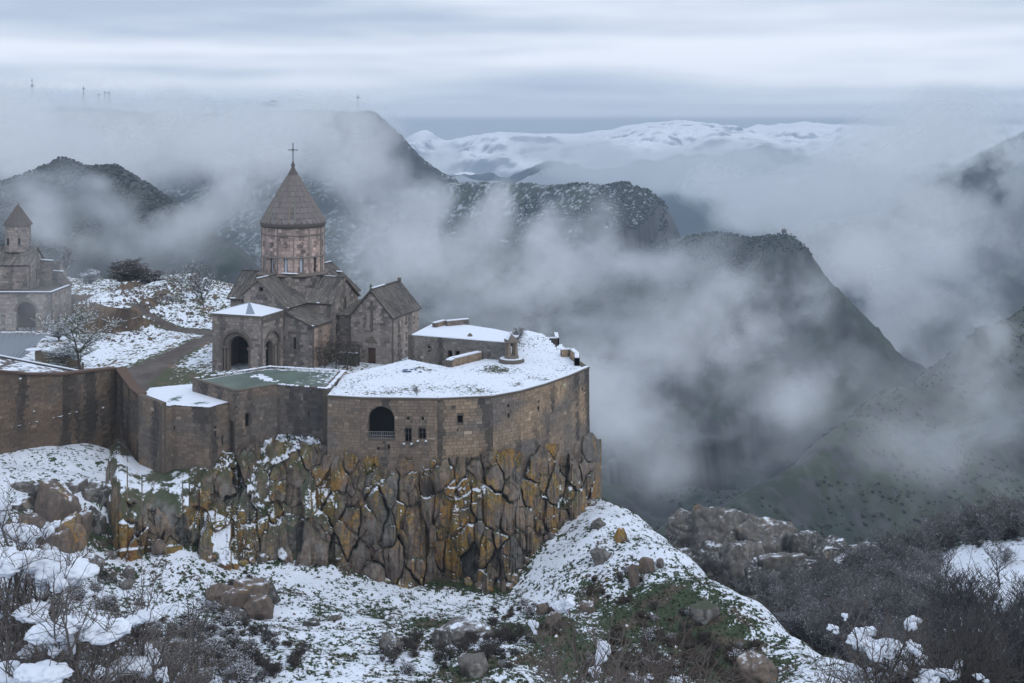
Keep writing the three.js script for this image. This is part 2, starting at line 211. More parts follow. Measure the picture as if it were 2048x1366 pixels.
LAYERS.forEach(([D, ns, [p0, p1, q0, q1]], li) => {
  const A = W(p0, q0, D), C = W(p1, q1, D), x0 = A.x, x1 = C.x, y1 = A.y, y0 = C.y, near = BIL.filter((b) => Math.abs(b.z + D) < b.rz * 2.3);
  if (!near.length) return;
  const wob = (x, y) => D * 0.03 * (n2(x / (D * 0.16) + li * 7.7, y / (D * 0.1) + li) + 0.5 * n2(x / (D * 0.06), y / (D * 0.05) + li * 3));
  const TW = Math.min(1024, Math.round((p1 - p0) / 2.2)), TH = Math.min(512, Math.round((q1 - q0) / 2.2)), GW = 96, GH = 40, gr = new Float32Array(GW * GH);
  for (let j = 0; j < GH; j++) for (let i = 0; i < GW; i++) { const x = mix(x0, x1, i / (GW - 1)), y = mix(y0, y1, j / (GH - 1)); gr[j * GW + i] = D < 3000 && D > 300 ? farH(x, D + wob(x, y)) : -1e4; }
  const ground = (i, j) => { const u = (i + .5) / TW * (GW - 1), v = (j + .5) / TH * (GH - 1), a = Math.min(GW - 2, u | 0), b = Math.min(GH - 2, v | 0), o = b * GW + a; return mix(mix(gr[o], gr[o + 1], u - a), mix(gr[o + GW], gr[o + GW + 1], u - a), v - b); };
  const dens = (x, y, g) => {
    const z = -D - wob(x, y); let s = 0;
    const w1 = fbm3(x / ns * 0.45 + 9, y / ns * 0.5, z / ns * 0.45, 3) * ns * 0.55, w2 = fbm3(x / ns * 0.45 - 31, y / ns * 0.5 + 5, z / ns * 0.45, 3) * ns * 0.5;
    for (const b of near) { const u = (x + w1 - b.x) / b.rx, v = (y + w2 - b.y) / b.ry, w = (z - b.z) / b.rz, q = u * u + v * v + w * w; if (q < 6) s += b.k * Math.exp(-q * 0.9); }
    if (s < 0.012) return 0;
    const f = fbm3(x / ns, y / ns * 1.15, z / ns, 6) * (D < 300 ? .3 : 1);
    s = Math.max(0, s * (1.1 + 2.9 * f) - 0.15 + 0.6 * f * Math.min(1, s * 2.5));
    return s * sstep(0, 60, y - g);
  };
  const d = new Uint8Array(TW * TH * 4), full = new Float32Array(TW * TH);
  for (let j = 0; j < TH; j++) for (let i = 0; i < TW; i++) {
    const edge = sstep(0, 0.05, (i + .5) / TW) * sstep(1, 0.95, (i + .5) / TW) * sstep(0, D < 1300 ? 0.28 : 0.08, (j + .5) / TH + .08 * n2(i * .05, li * 5)) * sstep(1, 0.96, (j + .5) / TH);
    const a = 0.94 * (1 - Math.exp(-0.9 * edge * dens(mix(x0, x1, (i + .5) / TW), mix(y0, y1, (j + .5) / TH), ground(i, j)))), o = (j * TW + i) * 4;
    full[j * TW + i] = a; d[o] = d[o + 1] = d[o + 2] = Math.round(a * 255); d[o + 3] = 255;
  }
  const t = new THREE.DataTexture(d, TW, TH); t.magFilter = t.minFilter = THREE.LinearFilter; t.needsUpdate = true;
  const NX = 72, NY = 40, pos = [], uv = [], idx = [];
  for (let j = 0; j <= NY; j++) for (let i = 0; i <= NX; i++) { const x = mix(x0, x1, i / NX), y = mix(y0, y1, j / NY); pos.push(x, y, -D - wob(x, y)); uv.push(i / NX, j / NY); }
  const solid = (i, j) => { for (let b = Math.floor(j / NY * TH); b <= Math.min(TH - 1, (j + 1) / NY * TH); b += 2) for (let a = Math.floor(i / NX * TW); a <= Math.min(TW - 1, (i + 1) / NX * TW); a += 2) if (full[b * TW + a] > 0.004) return true; return false; };
  for (let j = 0; j < NY; j++) for (let i = 0; i < NX; i++) if (solid(i, j)) { const a = j * (NX + 1) + i, b = a + 1, c = a + NX + 1, e = c + 1; idx.push(a, b, e, a, e, c); }
  const g = new THREE.BufferGeometry(); g.setAttribute('position', new THREE.Float32BufferAttribute(pos, 3)); g.setAttribute('uv', new THREE.Float32BufferAttribute(uv, 2)); g.setIndex(idx); g.computeVertexNormals();
  const mat = new THREE.MeshPhysicalMaterial({ color: new THREE.Color(0.97, 0.98, 1.0), roughness: 1, specularIntensity: 0, transparent: true, alphaMap: t, transmission: 0.5, thickness: 0, side: THREE.DoubleSide });
  CLOUDS.push(part('layer', g, mat, cloudRoot(D), 'stuff'));
});
// ---------------------------------------------------------------- near slope: a smooth surface through surveyed points (thin-plate spline)
const SURV = [];
for (const [px, py, d] of [[-160, 935, 160], [0, 930, 167], [120, 912, 174], [240, 892, 183], [330, 962, 176], [60, 1000, 158], [200, 990, 166], [30, 1085, 150], [120, 1095, 153], [200, 1105, 157], [300, 1092, 161], [380, 1082, 163], [480, 1120, 164], [560, 1105, 166], [640, 1108, 167], [720, 1135, 167], [820, 1168, 166.5], [930, 1170, 167], [1000, 1182, 166], [1060, 1120, 171], [1130, 1040, 180], [1197, 995, 189],
  [1250, 1022, 182], [1300, 1062, 174], [1370, 1112, 163], [1450, 1172, 150], [1530, 1222, 140], [1600, 1272, 131], [1700, 1334, 121], [1770, 1375, 114],
  [100, 1366, 112], [350, 1366, 113], [600, 1366, 114], [800, 1366, 114.5], [1000, 1366, 115], [1200, 1366, 115.5], [1400, 1366, 117], [1550, 1366, 117],
  [1000, 1270, 140], [800, 1262, 142], [600, 1232, 144], [450, 1230, 142], [300, 1230, 139], [150, 1230, 134], [1150, 1240, 143], [1250, 1180, 152], [1350, 1240, 138], [1480, 1300, 128],
  [1690, 1250, 192], [1560, 1180, 262], [1480, 1192, 278], [1640, 1160, 262], [1600, 1240, 220], [1850, 1085, 240], [1930, 1060, 246], [2048, 1040, 232], [2048, 1110, 208], [2048, 1366, 148], [1900, 1250, 176], [1790, 1366, 142], [2150, 1050, 215], [2200, 1250, 170], [1750, 1120, 262]]) { const p = W(px, py, d); SURV.push([p.x, d, p.y]); }
for (const p of [[-70, 60, -34], [0, 60, -33.5], [50, 60, -36], [-60, 86, -45], [0, 88, -45.5], [-40, 22, -14.5], [0, 20, -14], [40, 22, -17], [-30, -10, -1.6], [0, 0, -2.6], [30, -10, -1.6], [0, -40, 8], [-90, 100, -44],
  [42, 118, -66], [40, 140, -72], [40, 165, -80], [38, 190, -86], [60, 120, -70], [75, 100, -60], [90, 60, -48], [24, 215, -80], [0, 225, -85], [-40, 235, -85], [-100, 240, -70], [-130, 180, -48], [-130, 120, -46], [60, 330, -140], [0, 320, -130], [-100, 330, -115], [150, 300, -105], [150, 200, -70], [150, 120, -52]]) SURV.push(p);
const TPS = (() => {
  const n = SURV.length, N = n + 3, U = (r2) => r2 > 0 ? 0.5 * r2 * Math.log(r2) : 0, sc = 0.02, A = [], pts = SURV.map(([x, d]) => [x * sc, d * sc]);
  for (let i = 0; i < n; i++) { const row = new Float64Array(N + 1); for (let j = 0; j < n; j++) { const dx = pts[i][0] - pts[j][0], dy = pts[i][1] - pts[j][1]; row[j] = U(dx * dx + dy * dy); } row[i] += 0.002; row[n] = 1; row[n + 1] = pts[i][0]; row[n + 2] = pts[i][1]; row[N] = SURV[i][2]; A.push(row); }
  for (let k = 0; k < 3; k++) { const row = new Float64Array(N + 1); for (let j = 0; j < n; j++) row[j] = k === 0 ? 1 : pts[j][k - 1]; A.push(row); }
  for (let c = 0; c < N; c++) { let p = c; for (let r = c + 1; r < N; r++) if (Math.abs(A[r][c]) > Math.abs(A[p][c])) p = r; [A[c], A[p]] = [A[p], A[c]]; for (let r = 0; r < N; r++) if (r !== c) { const f = A[r][c] / A[c][c]; if (f) for (let k = c; k <= N; k++) A[r][k] -= f * A[c][k]; } }
  const w = A.map((r, i) => r[N] / r[i]);
  return (x, d) => { const X = x * sc, D = d * sc; let s = w[n] + w[n + 1] * X + w[n + 2] * D; for (let i = 0; i < n; i++) { const dx = X - pts[i][0], dy = D - pts[i][1]; s += w[i] * U(dx * dx + dy * dy); } return s; };
})();
const NX0 = -125, NX1 = 145, ND0 = -30, ND1 = 335, NNX = 300, NND = 400;
const nearGrid = new Float32Array((NNX + 1) * (NND + 1));
for (let j = 0; j <= NND; j++) for (let i = 0; i <= NNX; i++) {
  const x = mix(NX0, NX1, i / NNX), d = mix(ND0, ND1, j / NND), k = sstep(40, 100, d);
  let h = TPS(x, d); const r = fbm2(x * 0.07, d * 0.07, 4), q = fbm2(x * 0.25 + 40, d * 0.25, 3);
  h += k * (r * 1.5 + q * 0.55) - sstep(215, 335, d) * 0;
  nearGrid[j * (NNX + 1) + i] = h;
}
function nearH(x, d) {
  const u = clamp((x - NX0) / (NX1 - NX0)) * NNX, v = clamp((d - ND0) / (ND1 - ND0)) * NND, i = Math.min(NNX - 1, u | 0), j = Math.min(NND - 1, v | 0), a = u - i, b = v - j, o = j * (NNX + 1) + i;
  return mix(mix(nearGrid[o], nearGrid[o + 1], a), mix(nearGrid[o + NNX + 1], nearGrid[o + NNX + 2], a), b);
}
const project = (x, y, d) => [1024 + x / d * F, HZ - y / d * F];
function nearPt(px, py, d0 = 90, d1 = 330) {                 // where the line of sight through a pixel of the photograph meets the near slope
  let pd = d0; for (let d = d0; d < d1; d += 0.7) { const p = W(px, py, d); if (nearH(p.x, d) > p.y) { const q = W(px, py, (d + pd) / 2); return new V3(q.x, nearH(q.x, -q.z), q.z); } pd = d; } const q = W(px, py, d1); return new V3(q.x, nearH(q.x, d1), q.z);
}
// what lies where on the slope: snow with grass showing through, green banks, brown earth
const CREST = [[189, 13.7], [174, 20], [163, 23.5], [150, 26.6], [131, 31.4], [114, 35.4]];
const crestX = (d) => { for (let i = 0; i < CREST.length - 1; i++) if (d >= CREST[i + 1][0]) return mix(CREST[i + 1][1], CREST[i][1], clamp((d - CREST[i + 1][0]) / (CREST[i][0] - CREST[i + 1][0]))); return 35.4; };
const FOOT = [[-75, 152], [-66, 153], [-60, 157], [-49, 160], [-44, 162], [-38, 164], [-32, 166], [-26, 167], [-20, 167], [-13.6, 166.5], [-6, 167], [-1, 166], [3, 171], [8, 181], [13, 190]];
const footD = (x) => { for (let i = 0; i < FOOT.length - 1; i++) if (x <= FOOT[i + 1][0]) return mix(FOOT[i][1], FOOT[i + 1][1], clamp((x - FOOT[i][0]) / (FOOT[i + 1][0] - FOOT[i][0]))); return 190; };
const GREEN = [[1320, 1200, 100, 46, 1.3], [1230, 1275, 90, 45, 1.2], [1120, 1290, 80, 60, 1.1], [1000, 1262, 100, 36, 1.1], [950, 1340, 90, 40, .9], [1400, 1290, 95, 60, 1.3], [1480, 1340, 80, 40, 1.2], [1200, 1340, 90, 40, 1.1], [870, 1250, 60, 22, .6], [1180, 1180, 40, 16, .5], [490, 1170, 60, 60, .6], [650, 1215, 40, 22, .6], [700, 1300, 60, 40, .3], [760, 1230, 50, 20, .4], [1060, 1175, 60, 10, .4], [600, 1330, 60, 30, .35], [840, 1290, 40, 30, .5], [330, 1290, 90, 50, .35], [230, 1150, 20, 20, .5]].map(([px, py, rx, ry, k]) => { const p = nearPt(px, py); return [p.x, -p.z, rx / F * -p.z, ry / F * -p.z * 3.2, k]; });
function cover(x, d) {                                       // [snow, earth] shares
  const a = n2(x * 2.7, d * 2.2), b = n2(x * 6.3 + 5, d * 4.4), c = fbm2(x * 0.22, d * 0.2, 3), e = n2(x * 13, d * 9), m = n2(x * 1.1 - 8, d * 0.9);
  let th = -0.16 + 0.36 * c;
  const ft = d - footD(x); th += 0.85 * sstep(-3.6, -0.2, ft + 1.6 * c) * (x < -44 ? (1 - sstep(1, 4, ft)) * 0.8 : 1) * sstep(-70, -62, x) * (x < 1 ? 1 : 0.45);
  for (const g of GREEN) { const u = (x - g[0]) / g[2], v = (d - g[1]) / g[3], q = u * u + v * v; if (q < 4) th += 0.75 * g[4] * Math.exp(-q) * (1 + 0.8 * c); }
  let past = 0;
  if (d > 105) { past = x - crestX(Math.min(d, 189)); if (past > 0 && d < 330) th += past > 12 ? 0.55 + 0.7 * c : 0.1; }
  const px = 1024 + x / d * F, py = HZ - nearH(x, d) / d * F;
  if (past > 3 && px > 1840 && py > 1050) th -= 1.5 * sstep(1840, 1900, px + 60 * c) * sstep(1050, 1110, py - (2048 - px) * 0.12 + 50 * c) * (1 - sstep(1190, 1290, py + 60 * c));
  const s = sstep(-0.05, 0.10, 0.50 * a + 0.42 * b + 0.22 * e + 0.3 * m - th + 0.10);
  return [s, sstep(0.05, 0.4, c + 0.35 * m + (past > 4 ? 0.35 : 0) - 0.12)];
}
const TX0 = -82, TX1 = 48, TD0 = 104, TD1 = 196;
const GRASS = [0.030, 0.048, 0.018], EARTH = [0.080, 0.056, 0.040];
function groundCol(x, d) { const [s, e] = cover(x, d); const v = 1 + 0.5 * n2(x * 5, d * 5); let c = mix3(GRASS, EARTH, e * 0.85).map((k) => k * v); return mix3(c, SNOW, s * (0.94 + 0.06 * n2(x, d))); }
const bumpOf = (x0, x1, d0, d1, n) => dataTex(n, n, (u, v) => { const x = mix(x0, x1, u), d = mix(d0, d1, v), [s] = cover(x, d); return [0.5 * s + 0.25 + 0.2 * n2(x * 3, d * 3), 0, 0]; }, false);
const uvT = (x, d) => [(x - TX0) / (TX1 - TX0), (d - TD0) / (TD1 - TD0)];
single('hillside', gridMesh(TX0, TX1, TD0, TD1, 260, 200, nearH, uvT), new THREE.MeshStandardMaterial({ map: dataTex(2048, 2048, (u, v) => groundCol(mix(TX0, TX1, u), mix(TD0, TD1, v))), bumpMap: bumpOf(TX0, TX1, TD0, TD1, 1024), bumpScale: 0.16, roughness: 0.9 }), 'snow dusted grassy slope below the fortress cliff', 'slope', null, 'structure');
// the same slope further out (towards the viewer, and across the gully on the right)
{
  const out = (x, d) => !(x > TX0 && x < TX1 && d > TD0 && d < TD1), uv = (x, d) => [(x - NX0) / (NX1 - NX0), (d - ND0) / (ND1 - ND0)];
  single('hillside', gridMesh(NX0, NX1, ND0, ND1, 270, 365, (x, d) => nearH(x, d) - (out(x, d) ? 0 : 1.5), uv, (x, d) => !(x > TX0 + 1.5 && x < TX1 - 1.5 && d > TD0 + 1.5 && d < TD1 - 1.5)), new THREE.MeshStandardMaterial({ map: dataTex(2048, 2048, (u, v) => { const x = mix(NX0, NX1, u), d = mix(ND0, ND1, v); return groundCol(x, d); }), roughness: 0.95 }), 'snow patched slope across the gully and around the viewpoint', 'slope', null, 'structure');
}

// ---------------------------------------------------------------- rocks
const LICHEN = [0.265, 0.148, 0.030], BROWN = [0.150, 0.113, 0.090], GREY = [0.125, 0.112, 0.100], DARK = [0.060, 0.056, 0.050], TAN = [0.22, 0.160, 0.115], MOSS = [0.035, 0.05, 0.018];
function rockGeo(seed, sx, sy, sz, type = 'brown', detail = 9, opt = {}) {
  detail = Math.round(detail * 1.35);
  const R = rng(seed * 7919 + 13); const K = 11 + Math.floor(R() * 6), pl = [];
  for (let i = 0; i < K; i++) { const v = new V3(R() * 2 - 1, (R() * 2 - 1) * 0.75, R() * 2 - 1).normalize(); pl.push([v, 0.72 + 0.3 * R()]); }
  for (const s of [[1, 0, 0], [-1, 0, 0], [0, 0, 1], [0, 1, 0], [0, -1, 0]]) pl.push([new V3(s[0] + (R() - .5) * .5, s[1] + (R() - .5) * .4, s[2] + (R() - .5) * .5).normalize(), 0.78 + 0.2 * R()]);
  let g = new THREE.IcosahedronGeometry(1, detail); g.deleteAttribute('uv'); g.deleteAttribute('normal'); g = mergeVertices(g, 1e-4);
  const p = g.attributes.position, v = new V3(), ox = R() * 50, crack = opt.crack ?? 0.5;
  for (let i = 0; i < p.count; i++) {
    v.fromBufferAttribute(p, i); let a = 0, m = 3;
    for (const [n, k] of pl) { const c = v.dot(n); if (c > 0.05) { const t = k / c; if (t < m) m = t; a += Math.pow(Math.min(4, 1 / t), 34); } }
    let r = Math.pow(a, -1 / 34); if (!isFinite(r)) r = 1;
    r *= 1 + 0.10 * fbm3(v.x * 2.2 + ox, v.y * 2.2, v.z * 2.2, 3) + 0.07 * fbm3(v.x * 6 + ox, v.y * 5, v.z * 6, 3) - 0.05 * Math.floor(3 * (n3(v.x * 1.7 + ox, v.y * 2.6, v.z * 1.7) * .5 + .5));
    const cr = Math.abs(n3(v.x * 1.6 + ox * 2, v.y * 0.8, v.z * 1.6)); r *= 1 - 0.14 * crack * (1 - sstep(0, 0.07, cr));
    p.setXYZ(i, v.x * r * sx, v.y * r * sy, v.z * r * sz);
  }
  g.computeVertexNormals();
  const nn = g.attributes.normal, col = [], base = { ochre: BROWN, brown: BROWN, grey: GREY, dark: DARK, tan: TAN, moss: MOSS }[type], li = { ochre: 0.5, brown: -0.55, grey: -0.7, dark: -0.9, tan: -0.7, moss: -2 }[type] + (R() - .5) * .25;
  for (let i = 0; i < p.count; i++) {
    const x = p.getX(i), y = p.getY(i), z = p.getZ(i), ny = nn.getY(i), a = fbm3(x * 0.55 + ox, y * 0.35, z * 0.55, 4), b = fbm3(x * 2.2 + ox, y * 1.6, z * 2.2, 3), st = fbm3(x * 2.2 + ox * 3, y * 0.22, z * 2.2, 3);
    let c = base.map((k) => k * (1 + 0.7 * st + 0.35 * b));
    const yel = fbm3(x * .8 - ox, y * .8, z * .8, 2); let L = LICHEN; if (yel > 0) L = mix3(LICHEN, [0.25, 0.21, 0.05], clamp(yel * 2)); else L = mix3(LICHEN, [0.30, 0.13, 0.025], clamp(-yel * 1.6));
    c = mix3(c, L, 0.85 * sstep(-0.02, 0.30, a + 0.45 * b + li * 0.55 + 0.10 * ny - 0.18 * (1 - (y / sy + 1) / 2)));
    c = mix3(c, [0.06, 0.054, 0.048], 0.7 * sstep(0.15, 0.4, st - 0.3 * Math.max(li, -.3) + 0.3 * b)); if (type === 'grey' || type === 'dark') c = mix3(c, [0.23, 0.225, 0.21], 0.7 * sstep(0.15, 0.4, b + .5 * a)); if (type === 'moss') c = mix3(MOSS, [.09, .075, .04], clamp(.5 + b + a));
    if (opt.snow !== 0) c = mix3(c, SNOW, sstep(0.80, 0.92, ny + 0.22 * a + 0.15 * b - (1 - (opt.snow ?? 0.5)) * 0.25));
    else c = mix3(c, MOSS, 0.8 * sstep(0.75, 0.95, ny + 0.3 * a));
    col.push(...c);
  }
  g.setAttribute('color', new THREE.Float32BufferAttribute(col, 3)); return g;
}
const rockMat = VC({ roughness: 0.97 });

// cliff below the fortress: where its face stands
const TOPW = [[-150, 935, 162], [0, 918, 169], [120, 900, 177], [240, 884, 185], [280, 930, 176], [340, 935, 174.5], [400, 930, 173], [470, 905, 174], [560, 885, 177], [640, 890, 175], [720, 915, 171.5], [875, 915, 171], [985, 912, 172], [1040, 905, 175], [1100, 893, 182], [1150, 882, 188], [1180, 872, 192], [1200, 890, 195]];
const interpPx = (T, px, k) => { for (let i = 0; i < T.length - 1; i++) if (px <= T[i + 1][0]) { const t = clamp((px - T[i][0]) / (T[i + 1][0] - T[i][0])); return mix(T[i][k], T[i + 1][k], t); } return T[T.length - 1][k]; };
const FOOTP = [[-150, 940], [0, 960], [60, 1010], [130, 1090], [200, 1100], [300, 1092], [380, 1085], [450, 1125], [480, 1120], [560, 1110], [640, 1110], [720, 1140], [820, 1168], [880, 1150], [960, 1165], [1010, 1182], [1050, 1120], [1080, 1085], [1130, 1030], [1195, 992], [1215, 1000]];
const cliffD = (px, py) => { const t = interpPx(TOPW, px, 1), dT = interpPx(TOPW, px, 2), b = interpPx(FOOTP, px, 1), g = nearPt(px, b + 4, 120, 230); return mix(dT - 0.2, Math.min(-g.z, dT) - 0.3, ((q) => px < 430 ? mix(1 - Math.pow(Math.max(0, 1 - q), 3.2) + Math.max(0, q - 1), q, sstep(370, 430, px)) : q)(clamp((py - t) / Math.max(30, b - t), 0, 1.03))) - 1.3 * fbm2(px * 0.011 + 3, py * 0.006, 3) * sstep(0, 40, py - t); };
const cliff = thing('cliff', 'ochre lichen covered rock cliff carrying the fortress walls', 'cliff', [0, 0, 0], 0, null, 'structure');
// blocks of the cliff: [px, py, width, height, kind, tilt] in pixels of the photograph, on the cliff's face
const BLOCKS = [
  [425, 945, 60, 44, 'ochre', 0], [415, 985, 44, 66, 'ochre', .2], [445, 975, 44, 60, 'ochre', -.2], [435, 1035, 62, 60, 'ochre', -.35], [418, 1080, 52, 90, 'brown', .25], [448, 1085, 40, 80, 'brown', -.15], [475, 1075, 44, 90, 'brown', 0], [490, 1020, 50, 66, 'grey', 0], [470, 960, 40, 40, 'dark', 0], [505, 1075, 36, 66, 'brown', .1],
  [555, 915, 40, 60, 'ochre', .1], [562, 960, 36, 66, 'ochre', 0], [593, 918, 26, 40, 'ochre', 0], [625, 900, 46, 44, 'ochre', .2], [600, 945, 30, 36, 'ochre', 0], [640, 935, 60, 80, 'ochre', -.1], [655, 965, 44, 66, 'ochre', .1], [620, 985, 54, 80, 'grey', -.4], [590, 1010, 44, 70, 'brown', -.2], [552, 1040, 46, 60, 'ochre', 0], [553, 1075, 44, 66, 'tan', .05], [525, 1050, 44, 70, 'grey', 0], [585, 1060, 40, 66, 'dark', 0], [640, 1062, 104, 80, 'brown', .1],
  [678, 945, 50, 120, 'ochre', .05], [672, 1000, 62, 70, 'ochre', -.3], [716, 975, 52, 150, 'ochre', -.05], [745, 965, 40, 110, 'grey', 0], [757, 1020, 44, 120, 'grey', .1], [783, 980, 42, 170, 'grey', -.05], [712, 1045, 40, 66, 'ochre', .2], [700, 1085, 52, 80, 'ochre', .3], [740, 1060, 52, 56, 'brown', 0], [752, 1108, 62, 70, 'brown', -.1], [722, 1125, 70, 60, 'brown', .1], [785, 1075, 48, 70, 'grey', .1],
  [818, 930, 42, 76, 'ochre', 0], [825, 985, 54, 130, 'ochre', .05], [812, 1035, 44, 60, 'ochre', 0], [795, 1110, 56, 90, 'ochre', 0], [830, 1115, 50, 110, 'ochre', .05], [812, 1150, 56, 60, 'brown', 0], [830, 1068, 34, 36, 'ochre', .2], [858, 960, 44, 110, 'brown', .1], [862, 1030, 40, 100, 'brown', 0], [868, 910, 40, 40, 'ochre', 0], [870, 1075, 36, 60, 'ochre', 0], [890, 1068, 44, 36, 'ochre', 0],
  [885, 945, 44, 90, 'tan', 0], [900, 985, 46, 90, 'brown', -.05], [893, 1035, 52, 90, 'brown', 0], [920, 935, 40, 80, 'tan', .2], [930, 990, 36, 90, 'brown', 0], [930, 1040, 46, 80, 'brown', 0], [955, 1020, 40, 90, 'brown', .1], [950, 960, 44, 80, 'brown', 0], [885, 1105, 52, 66, 'ochre', .1], [905, 1120, 40, 66, 'ochre', -.1], [935, 1075, 44, 40, 'ochre', 0], [958, 1080, 60, 52, 'grey', .1], [945, 1120, 60, 60, 'dark', 0], [975, 1100, 44, 56, 'ochre', .3],
  [993, 950, 62, 66, 'ochre', 0], [985, 920, 40, 44, 'ochre', 0], [1008, 925, 36, 40, 'ochre', .1], [1040, 930, 42, 90, 'grey', 0], [1018, 985, 56, 50, 'ochre', .3], [1012, 1030, 76, 76, 'ochre', .05], [985, 1020, 40, 90, 'ochre', .1], [1000, 1080, 60, 60, 'brown', 0], [1040, 1080, 56, 76, 'ochre', .1], [1058, 1090, 36, 66, 'ochre', .1], [1070, 1108, 34, 40, 'ochre', .2], [990, 1135, 54, 70, 'brown', .35], [1020, 1130, 44, 60, 'grey', -.3], [1005, 1160, 52, 46, 'brown', .3],
  [1062, 992, 52, 46, 'ochre', 0], [1088, 1022, 66, 38, 'ochre', .15], [1078, 1052, 52, 36, 'ochre', .1], [1118, 1065, 52, 66, 'brown', .1], [1108, 1040, 36, 30, 'ochre', .2], [1150, 1040, 40, 56, 'ochre', .3], [1090, 1075, 36, 44, 'dark', 0], [1158, 1068, 40, 40, 'grey', -.2],
  [1072, 935, 44, 96, 'ochre', 0], [1098, 945, 38, 90, 'ochre', -.1], [1118, 965, 40, 70, 'brown', .1], [1128, 925, 36, 80, 'ochre', 0], [1055, 910, 30, 36, 'dark', .1], [1150, 940, 44, 110, 'brown', 0], [1172, 930, 44, 96, 'ochre', 0], [1160, 905, 60, 44, 'ochre', 0], [1182, 900, 34, 46, 'grey', 0], [1182, 965, 36, 60, 'brown', 0], [1130, 985, 20, 44, 'ochre', .1], [1200, 985, 30, 46, 'ochre', .4], [1110, 900, 40, 26, 'ochre', 0],
  [770, 920, 60, 40, 'grey', 0], [740, 930, 50, 44, 'ochre', 0], [900, 912, 50, 36, 'brown', 0], [945, 918, 44, 36, 'brown', 0], [840, 905, 40, 30, 'dark', 0], [700, 905, 40, 40, 'brown', 0],
  [250, 1030, 60, 90, 'tan', 0], [240, 1065, 44, 60, 'tan', .2], [285, 1025, 52, 56, 'tan', 0], [280, 1000, 40, 40, 'ochre', 0], [325, 1032, 36, 44, 'tan', 0], [330, 1000, 56, 50, 'grey', 0], [355, 1010, 44, 40, 'grey', .1], [290, 1068, 44, 24, 'tan', 0], [265, 985, 44, 34, 'ochre', .1], [300, 975, 44, 30, 'ochre', 0], [220, 1050, 40, 60, 'grey', 0], [370, 1040, 40, 60, 'dark', 0], [345, 980, 40, 30, 'dark', 0], [390, 1070, 36, 60, 'dark', 0],
];
